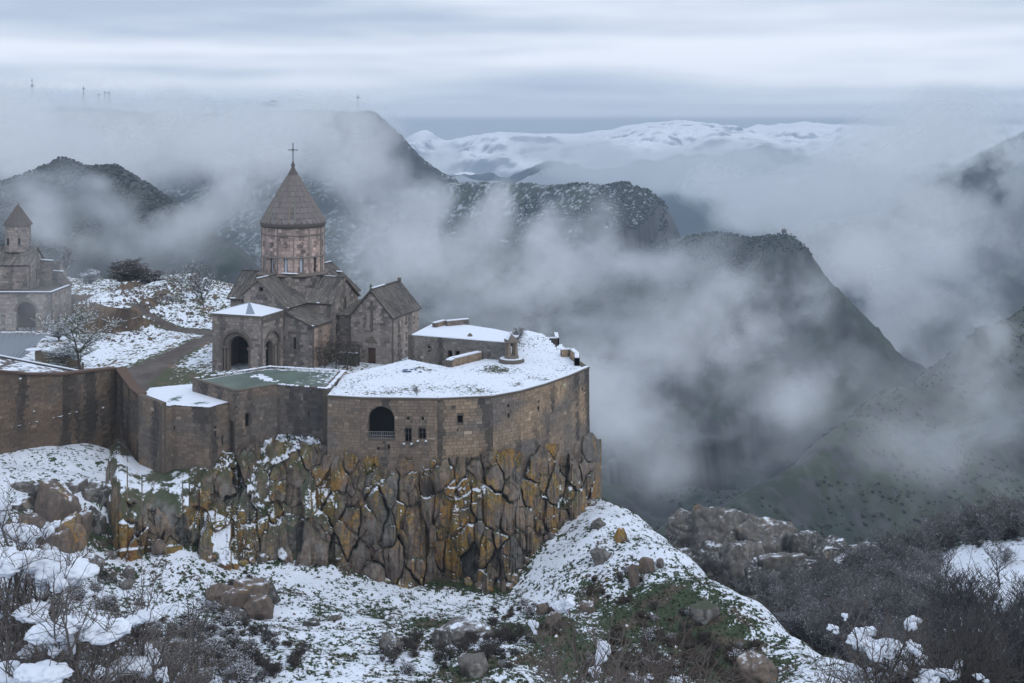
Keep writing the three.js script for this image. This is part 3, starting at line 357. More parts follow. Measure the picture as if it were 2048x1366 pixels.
{
  // one fractured face: every block keeps its own step, planes and joints; each block is a mesh of its own
  const AY = 0.5, R = rng(5), sites = BLOCKS.map(([px, py, w, h, type]) => ({ x: px, y: py * AY, type }));
  for (let k = 0, tries = 0; k < 16 && tries < 4000; tries++) {
    const px = 205 + R() * 1000, t = interpPx(TOPW, px, 1) + 12, b = interpPx(FOOTP, px, 1) + 14, py = mix(t, b, R());
    if (sites.some((q) => Math.hypot(q.x - px, q.y - py * AY) < 23)) continue; sites.push({ x: px, y: py * AY, type: ['ochre', 'brown', 'brown', 'grey', 'dark', 'tan'][Math.floor(R() * 6)] }); k++;
  }
  for (const S of sites) { S.step = (R() - 0.45) * 1.9 + (S.type === 'ochre' ? 0.3 : 0) - (S.type === 'dark' ? 1.3 : 0); S.pl = [...Array(5)].map(() => [(R() - .5) * .10, (R() - .5) * .035 - .004, R() * .5]); S.li = { ochre: 0.42, brown: -0.12, grey: -0.25, dark: -0.5, tan: -0.45 }[S.type] + (R() - .5) * .25; S.o = R() * 90; S.tone = .8 + .4 * R(); S.wt = 15 * R() * R(); S.base = { ochre: BROWN, brown: BROWN, grey: GREY, dark: DARK, tan: TAN }[S.type]; }
  const PX0 = 208, PX1 = 1203, nx = 820, ny = 236, N = (nx + 1) * (ny + 1), pos = new Float32Array(N * 3), col = new Float32Array(N * 3), cell = new Int16Array(N), crk = new Float32Array(N), bins = new Map(), BW = 45;
  sites.forEach((S, i) => { const k = Math.floor(S.x / BW) * 1000 + Math.floor(S.y / BW); (bins.get(k) ?? bins.set(k, []).get(k)).push(i); });
  const sub = (x, y, seed) => { const X0 = Math.floor(x), Y0 = Math.floor(y); let f1 = 9, f2 = 9, id = 0; for (let b = -1; b <= 1; b++) for (let a = -1; a <= 1; a++) { const i = X0 + a, j = Y0 + b, h = PERM[(PERM[(i + seed) & 255] + j) & 255], h2 = PERM[(h + 71) & 255], dx = i + .15 + .7 * h / 255 - x, dy = j + .15 + .7 * h2 / 255 - y, q = Math.hypot(dx, dy); if (q < f1) { f2 = f1; f1 = q; id = h2; } else if (q < f2) f2 = q; } return [f2 - f1, id / 255]; };
  for (let j = 0; j <= ny; j++) for (let i = 0; i <= nx; i++) {
    const n = j * (nx + 1) + i, px = mix(PX0, PX1, i / nx), t = interpPx(TOPW, px, 1) - 5 + 7 * n2(px * .06, 3) + 3 * n2(px * .2, 8), b = interpPx(FOOTP, px, 1) + (px < 480 ? 44 : 22), py = mix(t, b, j / ny);
    const wx = 17 * fbm2(px * 0.02 + 3, py * 0.009, 3) + 5 * fbm2(px * 0.08, py * 0.03 + 8, 3), wy = 24 * fbm2(px * 0.018 - 6, py * 0.012 + 2, 3) + 7 * fbm2(px * 0.07, py * 0.06, 2), x = px + wx, y = (py + wy) * AY;
    let d1 = 1e9, d2 = 1e9, k1 = 0, k2 = 0; const bx = Math.floor(x / BW), by = Math.floor(y / BW);
    for (let q = -2; q <= 2; q++) for (let p = -2; p <= 2; p++) for (const s of bins.get((bx + p) * 1000 + by + q) ?? []) { const S = sites[s], D = Math.hypot(S.x - x, S.y - y) - S.wt; if (D < d1) { d2 = d1; k2 = k1; d1 = D; k1 = s; } else if (D < d2) { d2 = D; k2 = s; } }
    const S = sites[k1], e = (d2 - d1) * .5, open = sstep(0.05, 0.6, n2(px * 0.022 + 40 + ((k1 + k2) % 17) * 3.1, py * 0.015)), dx = x - S.x, dy = (y - S.y) / AY;
    let m = 9; for (const [gx, gy, go] of S.pl) m = Math.min(m, go + gx * dx + gy * dy);
    let out = 0.45 + S.step * (.45 + .55 * sstep(0, 2, e)) + Math.max(-1.3, m);
    const [e2, id2] = sub(px * .045 + S.o, py * .021 + .4 * n2(px * .05, py * .03) + S.o, 3), msk = sstep(-.15, .25, n2(px * .013 + 7, py * .011 + S.o)), [e3, id3] = sub(px * .13 + .5 * n2(px * .1, py * .1), py * .075 + S.o, 9);
    out += msk * ((id2 - .5) * .55 - .3 * (1 - sstep(0, .10, e2))) + (id3 - .5) * .13 * (.4 + msk) - .06 * (1 - sstep(0, .12, e3));
    const q0 = W(px, py, 170); out += 0.10 * fbm3(q0.x * 1.9, q0.y * 0.8, S.o, 3) + .10 * n2(px * .22 + S.o, py * .02);
    const ledge = px < 430 ? sstep(.62, .42, (py - t) / (b - t) + .3 * fbm2(px * .03, py * .03, 2)) * sstep(430, 380, px) : 0, joint = (1 - sstep(0.2, 1.9, e)) * (.08 + .95 * open) * (1 - ledge); out = mix(out, .3, ledge); out -= 0.95 * joint; crk[n] = joint + .55 * msk * (1 - sstep(0, .07, e2)) + .2 * (1 - sstep(0, .10, e3)); crk[n] *= 1 - ledge;
    const d = cliffD(px, py) - out + Math.pow(Math.max(0, px - 1182) / 12, 2) * 2.5 + Math.pow(Math.max(0, 246 - px) / 30, 2) * 5 , p = W(px, py, d); pos[n * 3] = p.x; pos[n * 3 + 1] = p.y; pos[n * 3 + 2] = p.z; cell[n] = k1;
  }
  const whole = new THREE.BufferGeometry(), idx = []; whole.setAttribute('position', new THREE.BufferAttribute(pos, 3));
  for (let j = 0; j < ny; j++) for (let i = 0; i < nx; i++) { const a = j * (nx + 1) + i, b = a + 1, c = a + nx + 1, e = c + 1; idx.push(a, c, e, a, e, b); }
  whole.setIndex(idx); whole.computeVertexNormals(); const nn = whole.attributes.normal.array;
  for (let n = 0; n < N; n++) {
    const S = sites[cell[n]], x = pos[n * 3], y = pos[n * 3 + 1], z = pos[n * 3 + 2], ny_ = nn[n * 3 + 1], A = fbm3(x * 0.26, y * 0.15, z * 0.26, 4) * 1.3, b = fbm3(x * 1.7, y * 1.1, z, 3), st = fbm3(x * 1.9 + S.o, y * 0.13, z, 3), f = n3(x * 5.5, y * 5.5, z * 5.5), g2 = n3(x * 11, y * 9, z * 11);
    let c = S.base.map((k) => k * S.tone * (1 + 0.6 * st + 0.45 * b + 0.28 * f + .2 * g2));
    const hue = fbm3(x * .6 - 7, y * .6, z * .6, 2), L = (hue > 0 ? mix3(LICHEN, [0.165, 0.128, 0.040], clamp(hue * 1.5)) : mix3(LICHEN, [0.20, 0.090, 0.03], clamp(-hue * 1.5))).map((k) => k * (1 + 0.45 * b + 0.35 * f + .25 * g2));
    c = mix3(c, L, 0.88 * sstep(-0.02, 0.26, A + 0.55 * b + 0.22 * f + .12 * g2 + S.li * 0.36));
    c = mix3(c, [0.06, 0.052, 0.045], 0.75 * sstep(0.08, 0.34, st + 0.35 * b - 0.25 * S.li)); c = mix3(c, [0.035, 0.031, 0.027], .65 * clamp(crk[n] * .75));
    c = mix3(c, [.19, .185, .17], .5 * sstep(.2, .4, b - .3 * A + .3 * g2)); c = mix3(c, MOSS, 0.75 * sstep(0.40, 0.75, ny_ + 0.5 * A)); c = mix3(c, SNOW, sstep(0.84, 0.95, ny_ + 0.75 * A + 0.3 * b + .12 * f - .06 + (x < -50 ? .03 : 0)));
    col[n * 3] = c[0]; col[n * 3 + 1] = c[1]; col[n * 3 + 2] = c[2];
  }
  const tris = sites.map(() => []); for (let k = 0; k < idx.length; k += 3) tris[cell[idx[k]]].push(idx[k], idx[k + 1], idx[k + 2]);
  let n = 0; for (const T of tris) {
    if (T.length < 30) continue; const map = new Map(), P = [], C = [], Q = [], I = []; for (const v of T) { let w = map.get(v); if (w === undefined) { w = P.length / 3; map.set(v, w); for (let c = 0; c < 3; c++) { P.push(pos[v * 3 + c]); C.push(col[v * 3 + c]); Q.push(nn[v * 3 + c]); } } I.push(w); }
    const g = new THREE.BufferGeometry(); g.setAttribute('position', new THREE.Float32BufferAttribute(P, 3)); g.setAttribute('normal', new THREE.Float32BufferAttribute(Q, 3)); g.setAttribute('color', new THREE.Float32BufferAttribute(C, 3)); g.setIndex(I); part(n ? `rock_${String(n).padStart(3, '0')}` : 'rock', g, rockMat, cliff); n++;
  }
  // grassy ledges: turf and snow lying in the hollows of the face
  [[[505, 915], [535, 880], [560, 868], [625, 872], [650, 888], [600, 898], [575, 915], [545, 935], [535, 985], [545, 1025], [515, 1030], [495, 985], [490, 945]], [[385, 925], [410, 905], [450, 900], [478, 915], [470, 935], [430, 928], [405, 945], [398, 985], [380, 985]], [[1080, 990], [1120, 985], [1150, 1000], [1145, 1020], [1100, 1008]]].forEach((poly, k) => {
    const xs = poly.map((p) => p[0]), ys = poly.map((p) => p[1]), x0 = Math.min(...xs), x1 = Math.max(...xs), y0 = Math.min(...ys), y1 = Math.max(...ys), nx = Math.ceil((x1 - x0) / 2.2), ny = Math.ceil((y1 - y0) / 2.2), pos = [], col = [], idx = [];
    for (let j = 0; j <= ny; j++) for (let i = 0; i <= nx; i++) { const px = mix(x0, x1, i / nx), py = mix(y0, y1, j / ny), wv = fbm2(px * .05, py * .05, 3), d = cliffD(px, py) + .2 - 1.3 * (j / ny) - .8 * wv - .3 * n2(px * .3, py * .3), p = W(px, py, d), n = .5 * n2(p.x * 2.6, p.y * 3.4) + .4 * n2(p.x * 6, p.y * 8) + .5 * fbm2(p.x * .5 + 4, p.y * .5, 3); pos.push(p.x, p.y + .15 * n2(p.x * 3, p.y * 3), p.z); col.push(...mix3(mix3([.028, .042, .016], [.07, .055, .03], clamp(.5 + wv * 1.5)), SNOW, sstep(.02, .2, n - (k === 0 && py < 925 ? -.15 : .08)))); }
    for (let j = 0; j < ny; j++) for (let i = 0; i < nx; i++) { const px = mix(x0, x1, (i + .5) / nx), py = mix(y0, y1, (j + .5) / ny); if (!polyIn(poly, px + 7 * n2(px * .12, py * .12), py + 7 * n2(px * .12 + 9, py * .12))) continue; const a = j * (nx + 1) + i, b = a + 1, c = a + nx + 1, e = c + 1; idx.push(a, c, e, a, e, b); }
    const g = new THREE.BufferGeometry(); g.setAttribute('position', new THREE.Float32BufferAttribute(pos, 3)); g.setAttribute('color', new THREE.Float32BufferAttribute(col, 3)); g.setIndex(idx); g.computeVertexNormals(); part(k ? `grassy_ledge_${String(k).padStart(3, '0')}` : 'grassy_ledge', g, rockMat, cliff);
  });
  // loose stones along the foot and on the ledges
  for (let k = 0; k < 60; k++) {
    const px = 215 + R() * 985, t = interpPx(TOPW, px, 1) + 10, b = interpPx(FOOTP, px, 1), py = b + 2 + R() * 10, d = cliffD(px, py), s = d / F, hw = (5 + 12 * R() * R()) * s, q = W(px, py, d - 0.3);
    const m = part(`rock_${String(n).padStart(3, '0')}`, rockGeo(400 + n, hw, hw * (0.7 + R() * .5), hw, ['ochre', 'brown', 'brown', 'grey', 'tan'][Math.floor(R() * 5)], 5, { snow: 0.35 }), rockMat, cliff); m.position.copy(q); m.rotation.set(R() * .6, R() * 6, R() * .6); n++;
  }
}
// ---------------------------------------------------------------- masonry
// A face is {o, u, w, n}: origin, unit vector along, unit vector up the face, outward normal; poly and holes in (s, t) metres.
const bevelBlock = (() => { const b = 0.47, f = 0.44, v = [[-b, -b, 0], [b, -b, 0], [b, b, 0], [-b, b, 0], [-f, -f, 1], [f, -f, 1], [f, f, 1], [-f, f, 1]], q = [[4, 5, 6, 7], [0, 1, 5, 4], [1, 2, 6, 5], [2, 3, 7, 6], [3, 0, 4, 7]], p = [];
  for (const [a, b2, c, d] of q) for (const i of [a, b2, c, a, c, d]) p.push(...v[i]); const g = new THREE.BufferGeometry(); g.setAttribute('position', new THREE.Float32BufferAttribute(p, 3)); g.computeVertexNormals(); return g; })();
function clad(list, face, { h = 0.34, len = [0.35, 0.9], out = [0.015, 0.06], col, seed = 1, run = 'u' }) {
  const R = rng(seed), { o, u, w, n, poly, holes = [] } = face, ss = poly.map((p) => p[0]), ts = poly.map((p) => p[1]), s0 = Math.min(...ss), s1 = Math.max(...ss), t0 = Math.min(...ts), t1 = Math.max(...ts);
  const inside = (s, t) => polyIn(poly, s, t) && !holes.some((q) => polyIn(q, s, t)), A = run === 'u', a0 = A ? s0 : t0, a1 = A ? s1 : t1, b0 = A ? t0 : s0, b1 = A ? t1 : s1; let row = 0;
  for (let b = b0; b < b1 - 0.05; row++) {
    const hh = Math.min(typeof h === 'function' ? h(row) : h * (0.7 + 0.6 * R()), b1 - b); let a = a0 - R() * len[1];
    while (a < a1) {
      const L = mix(len[0], len[1], R()), x0 = Math.max(a, a0), x1 = Math.min(a + L, a1); a += L; if (x1 - x0 < 0.08) continue;
      const e = 0.03, P = (p, q) => A ? inside(p, q) : inside(q, p);
      if (!(P(x0 + e, b + e) && P(x1 - e, b + e) && P(x0 + e, b + hh - e) && P(x1 - e, b + hh - e) && P((x0 + x1) / 2, b + hh / 2))) { // clip: try the half that fits
        let f0 = x0, f1 = x1, ok = false; for (let k = 0; k < 6 && !ok; k++) { const m = (f0 + f1) / 2; if (P(x0 + e, b + e) && P(x0 + e, b + hh - e)) f1 = mix(f1, x0, 0.3); else f0 = mix(f0, x1, 0.3); ok = f1 - f0 > 0.1 && P(f0 + e, b + e) && P(f1 - e, b + e) && P(f0 + e, b + hh - e) && P(f1 - e, b + hh - e); }
        if (!ok) continue; const s = (f0 + f1) / 2, t = b + hh / 2; push(A ? s : t, A ? t : s, A ? f1 - f0 : hh, A ? hh : f1 - f0); continue;
      }
      const s = (x0 + x1) / 2, t = b + hh / 2; push(A ? s : t, A ? t : s, A ? x1 - x0 : hh, A ? hh : x1 - x0);
    }
    b += hh;
  }
  function push(s, t, ls, lt) {
    const p = o.clone().addScaledVector(u, s).addScaledVector(w, t), k = typeof out === 'function' ? out(row) : mix(out[0], out[1], R());
    const m = new THREE.Matrix4().makeBasis(u.clone().multiplyScalar(ls), w.clone().multiplyScalar(lt), n.clone().multiplyScalar(k)); m.setPosition(p); list.push({ m, c: col(p, s, t, R) });
  }
}
function slab(face, thick) {                                    // the wall behind the stones, with its openings cut through
  const sh = new THREE.Shape(face.poly.map((p) => new THREE.Vector2(...p))); for (const h of face.holes ?? []) sh.holes.push(new THREE.Path(h.map((p) => new THREE.Vector2(...p))));
  const g = new THREE.ExtrudeGeometry(sh, { depth: thick, bevelEnabled: false }); g.applyMatrix4(new THREE.Matrix4().makeBasis(face.u, face.w, face.n).setPosition(face.o.clone().addScaledVector(face.n, -thick))); return g;
}
const rect = (s0, s1, t0, t1) => [[s0, t0], [s1, t0], [s1, t1], [s0, t1]];
const archHole = (sc, half, t0, spring, n = 14, k = 1) => { const p = [[sc - half, t0], [sc + half, t0]]; for (let i = 0; i <= n; i++) { const a = i / n * Math.PI; p.push([sc + half * Math.cos(a), spring + half * k * Math.sin(a)]); } return p; };
function boxG(x0, x1, y0, y1, z0, z1) { const g = new THREE.BoxGeometry(x1 - x0, y1 - y0, z1 - z0); g.translate((x0 + x1) / 2, (y0 + y1) / 2, (z0 + z1) / 2); return g; }
const fgeo = (pts, faces) => { const p = []; for (const f of faces) for (let i = 1; i < f.length - 1; i++) for (const k of [f[0], f[i], f[i + 1]]) p.push(...pts[k]); const g = new THREE.BufferGeometry(); g.setAttribute('position', new THREE.Float32BufferAttribute(p, 3)); g.computeVertexNormals(); const n = p.length / 3, uv = new Float32Array(n * 2); for (let i = 0; i < n; i++) { uv[i * 2] = p[i * 3] + p[i * 3 + 2]; uv[i * 2 + 1] = p[i * 3 + 1]; } g.setAttribute('uv', new THREE.BufferAttribute(uv, 2)); return g; };
const MORTAR = M([0.105, 0.085, 0.070]), VOID = M([0.02, 0.02, 0.022]), STONE = M([1, 1, 1], 0.95), snowMat = M(SNOW, 0.9);  // VOID: near-black that stands in for shade inside openings
// weathered rubble: sunlit warmth painted in on the right, darker and greyer left, stained in runs down from the top
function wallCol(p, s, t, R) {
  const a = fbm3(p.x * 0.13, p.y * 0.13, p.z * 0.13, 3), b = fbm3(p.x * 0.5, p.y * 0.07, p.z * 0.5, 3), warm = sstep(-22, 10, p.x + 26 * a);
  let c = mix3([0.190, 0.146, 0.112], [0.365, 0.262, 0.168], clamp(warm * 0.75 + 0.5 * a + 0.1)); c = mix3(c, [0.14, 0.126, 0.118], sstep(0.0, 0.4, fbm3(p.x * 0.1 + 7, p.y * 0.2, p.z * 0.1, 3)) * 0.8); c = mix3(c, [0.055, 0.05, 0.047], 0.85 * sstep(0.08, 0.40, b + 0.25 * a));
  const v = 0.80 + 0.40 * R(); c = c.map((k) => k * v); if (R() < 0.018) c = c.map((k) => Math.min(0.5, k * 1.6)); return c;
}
// a run of fortress wall: corner points [px, py, level]; every stretch has thickness, stones and openings
function fort(t, corners, bottom, { holes = {}, thick = 1.1, seed = 1, h = 0.42, len = [0.35, 1.25], col = wallCol, batter = 0 } = {}) {
  const P = corners.map(([px, py, Y, d]) => d ? W(px, py, d) : G(px, py, Y)), stones = [], walls = [], inner = [];
  for (let i = 0; i < P.length - 1; i++) {
    const A = P[i], B = P[i + 1], u = new V3(B.x - A.x, 0, B.z - A.z), L = u.length(); if (L < 0.1) continue; u.normalize(); const n = new V3(-u.z, 0, u.x); if (n.z < 0 && Math.abs(n.z) > 0.05) n.negate();
    const w = new V3(0, 1, 0).addScaledVector(n, -batter).normalize(), o = new V3(A.x, bottom, A.z).addScaledVector(n, batter * (A.y - bottom)), tA = (A.y - bottom) / w.y, tB = (B.y - bottom) / w.y;
    const toS = (px) => { const k = (px - 1024) / F; return (-k * A.z - A.x) / (u.x + k * u.z); };
    const hs = (holes[i] ?? []).map((q) => { const s0 = toS(q.x0), s1 = toS(q.x1), sm = (s0 + s1) / 2, d = -(A.z + u.z * sm), t0 = (-(q.y1 - HZ) / F * d - bottom) / w.y, t1 = (-(q.y0 - HZ) / F * d - bottom) / w.y; return q.arch ? archHole(sm, (s1 - s0) / 2, t0, t1 - (s1 - s0) / 2 * (q.k ?? 1), 14, q.k ?? 1) : rect(s0, s1, t0, t1); });
    const face = { o, u, w, n: new V3().crossVectors(u, w).normalize(), poly: [[0, 0], [L, 0], [L, tB], [0, tA]], holes: hs }; if (face.n.dot(n) < 0) face.n.negate();
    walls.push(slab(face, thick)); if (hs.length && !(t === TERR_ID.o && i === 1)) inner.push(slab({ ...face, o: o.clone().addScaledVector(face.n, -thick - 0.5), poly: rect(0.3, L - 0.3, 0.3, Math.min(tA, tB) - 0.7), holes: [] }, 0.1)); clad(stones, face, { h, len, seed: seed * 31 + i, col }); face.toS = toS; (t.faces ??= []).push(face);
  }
  part('wall', mergeGeometries(walls), MORTAR, t); if (inner.length) for (const g of inner) part('dark_backing', g, VOID, t); inst('stone_block', bevelBlock, STONE, stones, t); return P;  // near-black slabs added behind the openings, shade put into their colour
}
function flat(poly, y, thick = 0.15) { const sh = new THREE.Shape(poly.map(([x, z]) => new THREE.Vector2(x, -z))), g = new THREE.ExtrudeGeometry(sh, { depth: thick, bevelEnabled: false }); g.rotateX(-Math.PI / 2); g.translate(0, y - thick, 0); return g; }

const TERR_ID = {};
// ---- round bastion with the wide snowy terrace
const TERR = thing('fortress_bastion', 'curved brown stone fortress wall with an arched loggia and a wide snow covered terrace', 'fortress wall', [0, 0, 0]); TERR_ID.o = TERR;
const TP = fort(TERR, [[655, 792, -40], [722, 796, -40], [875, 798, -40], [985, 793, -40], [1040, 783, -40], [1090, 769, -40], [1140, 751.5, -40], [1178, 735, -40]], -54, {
  seed: 3, batter: 0.01, holes: {
    1: [{ x0: 737, x1: 789, y0: 813, y1: 878, arch: 1 }, { x0: 755, x1: 759, y0: 890, y1: 899 }, { x0: 776, x1: 780, y0: 890, y1: 898 }, { x0: 809.5, x1: 823, y0: 856, y1: 884 }, { x0: 837, x1: 852, y0: 856, y1: 878 }, { x0: 814, x1: 819, y0: 834, y1: 843, arch: 1 }, { x0: 843, x1: 848, y0: 834, y1: 843, arch: 1 }],
    2: [{ x0: 915, x1: 926, y0: 831, y1: 846 }, { x0: 906, x1: 909, y0: 808, y1: 814 }, { x0: 914, x1: 916.5, y0: 853, y1: 861 }],
    3: [{ x0: 1015, x1: 1018, y0: 809, y1: 838 }], 4: [{ x0: 1075, x1: 1078, y0: 804, y1: 819 }], 6: [{ x0: 1164, x1: 1166, y0: 775, y1: 784 }, { x0: 1163, x1: 1165, y0: 815, y1: 830 }] } });
// return wall on the far right side, falling out of sight
{
  const t = TERR, C = G(1178, 735, -40), E = G(1150, 715, -40), u = new V3(E.x - C.x, 0, E.z - C.z), L = u.length(); u.normalize(); const n = new V3(-u.z, 0, u.x), st = [];
  const face = { o: new V3(C.x, -54, C.z), u, w: new V3(0, 1, 0), n: n.x > 0 ? n : n.negate(), poly: rect(0, L, 0, 14) }; part('return_wall', slab(face, 1), MORTAR, t); clad(st, face, { seed: 77, col: wallCol }); inst('stone_block', bevelBlock, STONE, st, t);
}
// room behind the loggia and windows, shade put into its colour; railing and sills
{
  const A = TP[1], B = TP[2]; const f = TERR.faces[1];
  const at = (s, t, k) => f.o.clone().addScaledVector(f.u, s).addScaledVector(f.w, t).addScaledVector(f.n, k), s0 = f.toS(737), s1 = f.toS(789), Y = (py) => (-(py - HZ) / F * 171 + 54) / f.w.y;
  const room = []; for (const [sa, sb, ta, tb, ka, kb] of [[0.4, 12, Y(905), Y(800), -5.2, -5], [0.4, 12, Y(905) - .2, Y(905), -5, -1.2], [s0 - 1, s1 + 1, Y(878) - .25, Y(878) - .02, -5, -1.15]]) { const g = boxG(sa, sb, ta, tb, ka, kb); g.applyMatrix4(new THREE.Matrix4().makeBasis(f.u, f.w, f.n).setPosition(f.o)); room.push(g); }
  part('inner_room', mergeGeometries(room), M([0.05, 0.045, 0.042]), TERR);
  const bars = [], bar = (sa, sb, ta, tb, r = 0.02) => { const g = boxG(sa - r, sb + r, ta - r, tb + r, -0.3, -0.3 + 2 * r); g.applyMatrix4(new THREE.Matrix4().makeBasis(f.u, f.w, f.n).setPosition(f.o)); return g; };
  const rl = thing('balcony_railing', 'thin metal railing across the arched loggia of the bastion', 'railing', [0, 0, 0]);
  for (let i = 0; i <= 14; i++) part('bar', bar(mix(s0, s1, i / 14), mix(s0, s1, i / 14), Y(878), Y(864), i % 7 ? 0.014 : 0.028), M([0.32, 0.32, 0.33], 0.5), rl);
  for (const y of [864, 871, 877]) part('rail', bar(s0, s1, Y(y), Y(y), 0.02), M([0.32, 0.32, 0.33], 0.5), rl);
  const frameMat = M([0.13, 0.11, 0.10], 0.7);
  for (const [x0, x1, y0, y1] of [[809.5, 823, 856, 884], [837, 852, 856, 878]]) { // wooden window frames set back in the wall, stone consoles below with snow on them
    const a = f.toS(x0), b = f.toS(x1), t0 = Y(y1), t1 = Y(y0), gs = []; for (const [p, q, r, s] of [[a, a + .09, t0, t1], [b - .09, b, t0, t1], [a, b, t1 - .1, t1], [(a + b) / 2 - .04, (a + b) / 2 + .04, t0, t1], [a, b, mix(t0, t1, .6), mix(t0, t1, .6) + .07]]) { const g = boxG(p, q, r, s, -0.5, -0.42); g.applyMatrix4(new THREE.Matrix4().makeBasis(f.u, f.w, f.n).setPosition(f.o)); gs.push(g); }
    const wn = part('window_frame', mergeGeometries(gs), frameMat, TERR);
    for (const s of [a - .05, b + .05]) { const g = boxG(s - .14, s + .14, t0 - .55, t0 - .15, 0.02, .5), h = boxG(s - .14, s + .14, t0 - .148, t0 - .02, 0.05, .5); for (const q of [g, h]) q.applyMatrix4(new THREE.Matrix4().makeBasis(f.u, f.w, f.n).setPosition(f.o)); part('console', g, MORTAR, wn); part('snow', h, snowMat, wn); }
  }
}
// terrace surface
const RISE = [[1040, 668], [1085, 678], [1010, 690]].map(([x, y]) => G(x, y, -37.6));
const terrPoly = [...TP.map((p) => [p.x, p.z]), ...[[1150, 716], [1122, 702], [1112, 688], [1085, 676], [1030, 668], [1005, 690]].map(([x, y]) => { const p = G(x, y, y < 695 ? -38.5 : -40); return [p.x, p.z]; }), ...[[900, 735], [818, 718], [690, 748], [684, 752]].map(([x, y]) => { const p = G(x, y, -40); return [p.x, p.z]; })];
function terrH(x, d) { const m = RISE[0]; const r = Math.hypot((x - m.x) * 0.7, d + m.z - 2); return -40.06 + 2.5 * (1 - sstep(1, 13, r)) + 0.10 * fbm2(x * 0.3, d * 0.3, 3); }
{
  const xs = terrPoly.map((p) => p[0]), ds = terrPoly.map((p) => -p[1]), x0 = Math.min(...xs) - 1, x1 = Math.max(...xs) + 1, d0 = Math.min(...ds) - 1, d1 = Math.max(...ds) + 1;
  const tufts = [[998, 740, 34, 6, 1.3], [985, 733, 16, 4, .8], [1030, 768, 16, 4, 1], [935, 775, 40, 8, .6], [830, 775, 60, 9, .5], [760, 785, 50, 5, .55], [700, 770, 30, 14, .45], [1080, 757, 40, 5, .6], [960, 782, 30, 5, .7], [1130, 738, 20, 4, .5], [840, 735, 12, 2, .9], [860, 740, 14, 2, .8], [735, 750, 40, 6, .35], [925, 640, 30, 5, .3], [1060, 705, 40, 10, .25]].map(([px, py, rx, ry, k]) => { const p = G(px, py, -40); return [p.x, -p.z, rx / F * -p.z, ry / F * -p.z * 4.6, k]; });
  const col = (u, v) => {
    const x = mix(x0, x1, u), d = mix(d0, d1, v); let th = -0.52 + 0.22 * fbm2(x * 0.3, d * 0.3, 3); for (const g of tufts) { const a = (x - g[0]) / g[2], b = (d - g[1]) / g[3], q = a * a + b * b; if (q < 5) th += 0.75 * g[4] * Math.exp(-q); }
    const s = sstep(-0.04, 0.1, 0.45 * n2(x * 3.1, d * 2.6) + 0.4 * n2(x * 7.3, d * 5.5) + 0.25 * n2(x * 14, d * 11) - th + 0.02), v2 = 1 + 0.4 * n2(x * 6, d * 6);
    return mix3(mix3([0.07, 0.065, 0.045], [0.045, 0.055, 0.03], 0.5 + 0.5 * n2(x, d)).map((k) => k * v2), SNOW, s);
  };
  const t = dataTex(1536, 1536, col);
  part('snowy_terrace', gridMesh(x0, x1, d0, d1, 130, 150, terrH, null, (x, d) => polyIn(terrPoly, x, -d)), new THREE.MeshStandardMaterial({ map: t, roughness: 0.9, bumpMap: t, bumpScale: 0.05 }), TERR);
  const cp = [], sn = []; for (let i = 0; i < TP.length - 1; i++) { const A = TP[i], B = TP[i + 1], u = B.clone().sub(A), L = u.length(), m = A.clone().add(B).multiplyScalar(.5), g = new THREE.BoxGeometry(L + .05, .22, .8), h = new THREE.BoxGeometry(L, .1, .62); for (const [q, dy, dz] of [[g, .0, 0], [h, .155, -.1]]) { q.translate(0, dy, dz - .25); q.rotateY(Math.atan2(-u.z, u.x)); q.translate(m.x, m.y, m.z); } cp.push(g); sn.push(h); }
  part('coping', mergeGeometries(cp), M([0.11, 0.088, 0.07]), TERR); part('snow', mergeGeometries(sn), snowMat, TERR);
}
// low parapet walls round the back edge of the terrace
function parapet(label, pts, ht, th = 0.7, Y = -40) {
  const t = thing('parapet_wall', label, 'parapet', [0, 0, 0]), st = [], wl = [], sn = [];
  const P = pts.map(([px, py, y]) => G(px, py, y ?? Y));
  for (let i = 0; i < P.length - 1; i++) {
    const A = P[i], B = P[i + 1], u = new V3(B.x - A.x, 0, B.z - A.z), L = u.length(); u.normalize(); let n = new V3(-u.z, 0, u.x); if (n.z < 0) n.negate(); const w = new V3(0, 1, 0);
    for (const k of [1, -1]) { const f = { o: A.clone().addScaledVector(n, k * th / 2).add(new V3(0, -0.4, 0)), u, w: new V3(0, 1, 0), n: n.clone().multiplyScalar(k), poly: [[0, 0], [L, B.y - A.y], [L, B.y - A.y + ht + .4], [0, ht + .4]] }; if (k > 0) wl.push(slab({ ...f, n: new V3().crossVectors(u, w).multiplyScalar(new V3().crossVectors(u, w).dot(n) > 0 ? 1 : -1) }, th)); clad(st, f, { seed: 200 + i + Math.round(pts[0][0]), h: 0.3, len: [.3, .7], col: wallCol }); }
    const g = new THREE.BoxGeometry(L + .1, .16, th * .92); g.rotateZ(Math.atan2(B.y - A.y, L)); g.rotateY(Math.atan2(-u.z, u.x)); g.translate((A.x + B.x) / 2, (A.y + B.y) / 2 + ht + .07, (A.z + B.z) / 2); sn.push(g);
  }
  part('wall', mergeGeometries(wl), MORTAR, t); inst('stone_block', bevelBlock, STONE, st, t); part('snow', mergeGeometries(sn), snowMat, t); return t;
}
parapet('thick snow topped stub of wall stepping along the inner edge of the terrace', [[898, 734], [905, 730], [958, 717]], 1.1, 1.1);
parapet('thin low kerb wall running from the stub to the belfry on the terrace', [[962, 715], [1012, 699]], 0.5, 0.6);
parapet('square corner of ruined wall at the far end of the terrace', [[1087, 694], [1114, 693], [1112, 683]], 1.5, 0.7);
parapet('long low wall along the far right rim of the terrace', [[1096, 705], [1136, 706]], 0.5, 0.7);
parapet('stepped wall block at the right rim just above the bastion corner', [[1122, 714], [1143, 713], [1154, 722], [1154, 731]], 1.25, 0.8);
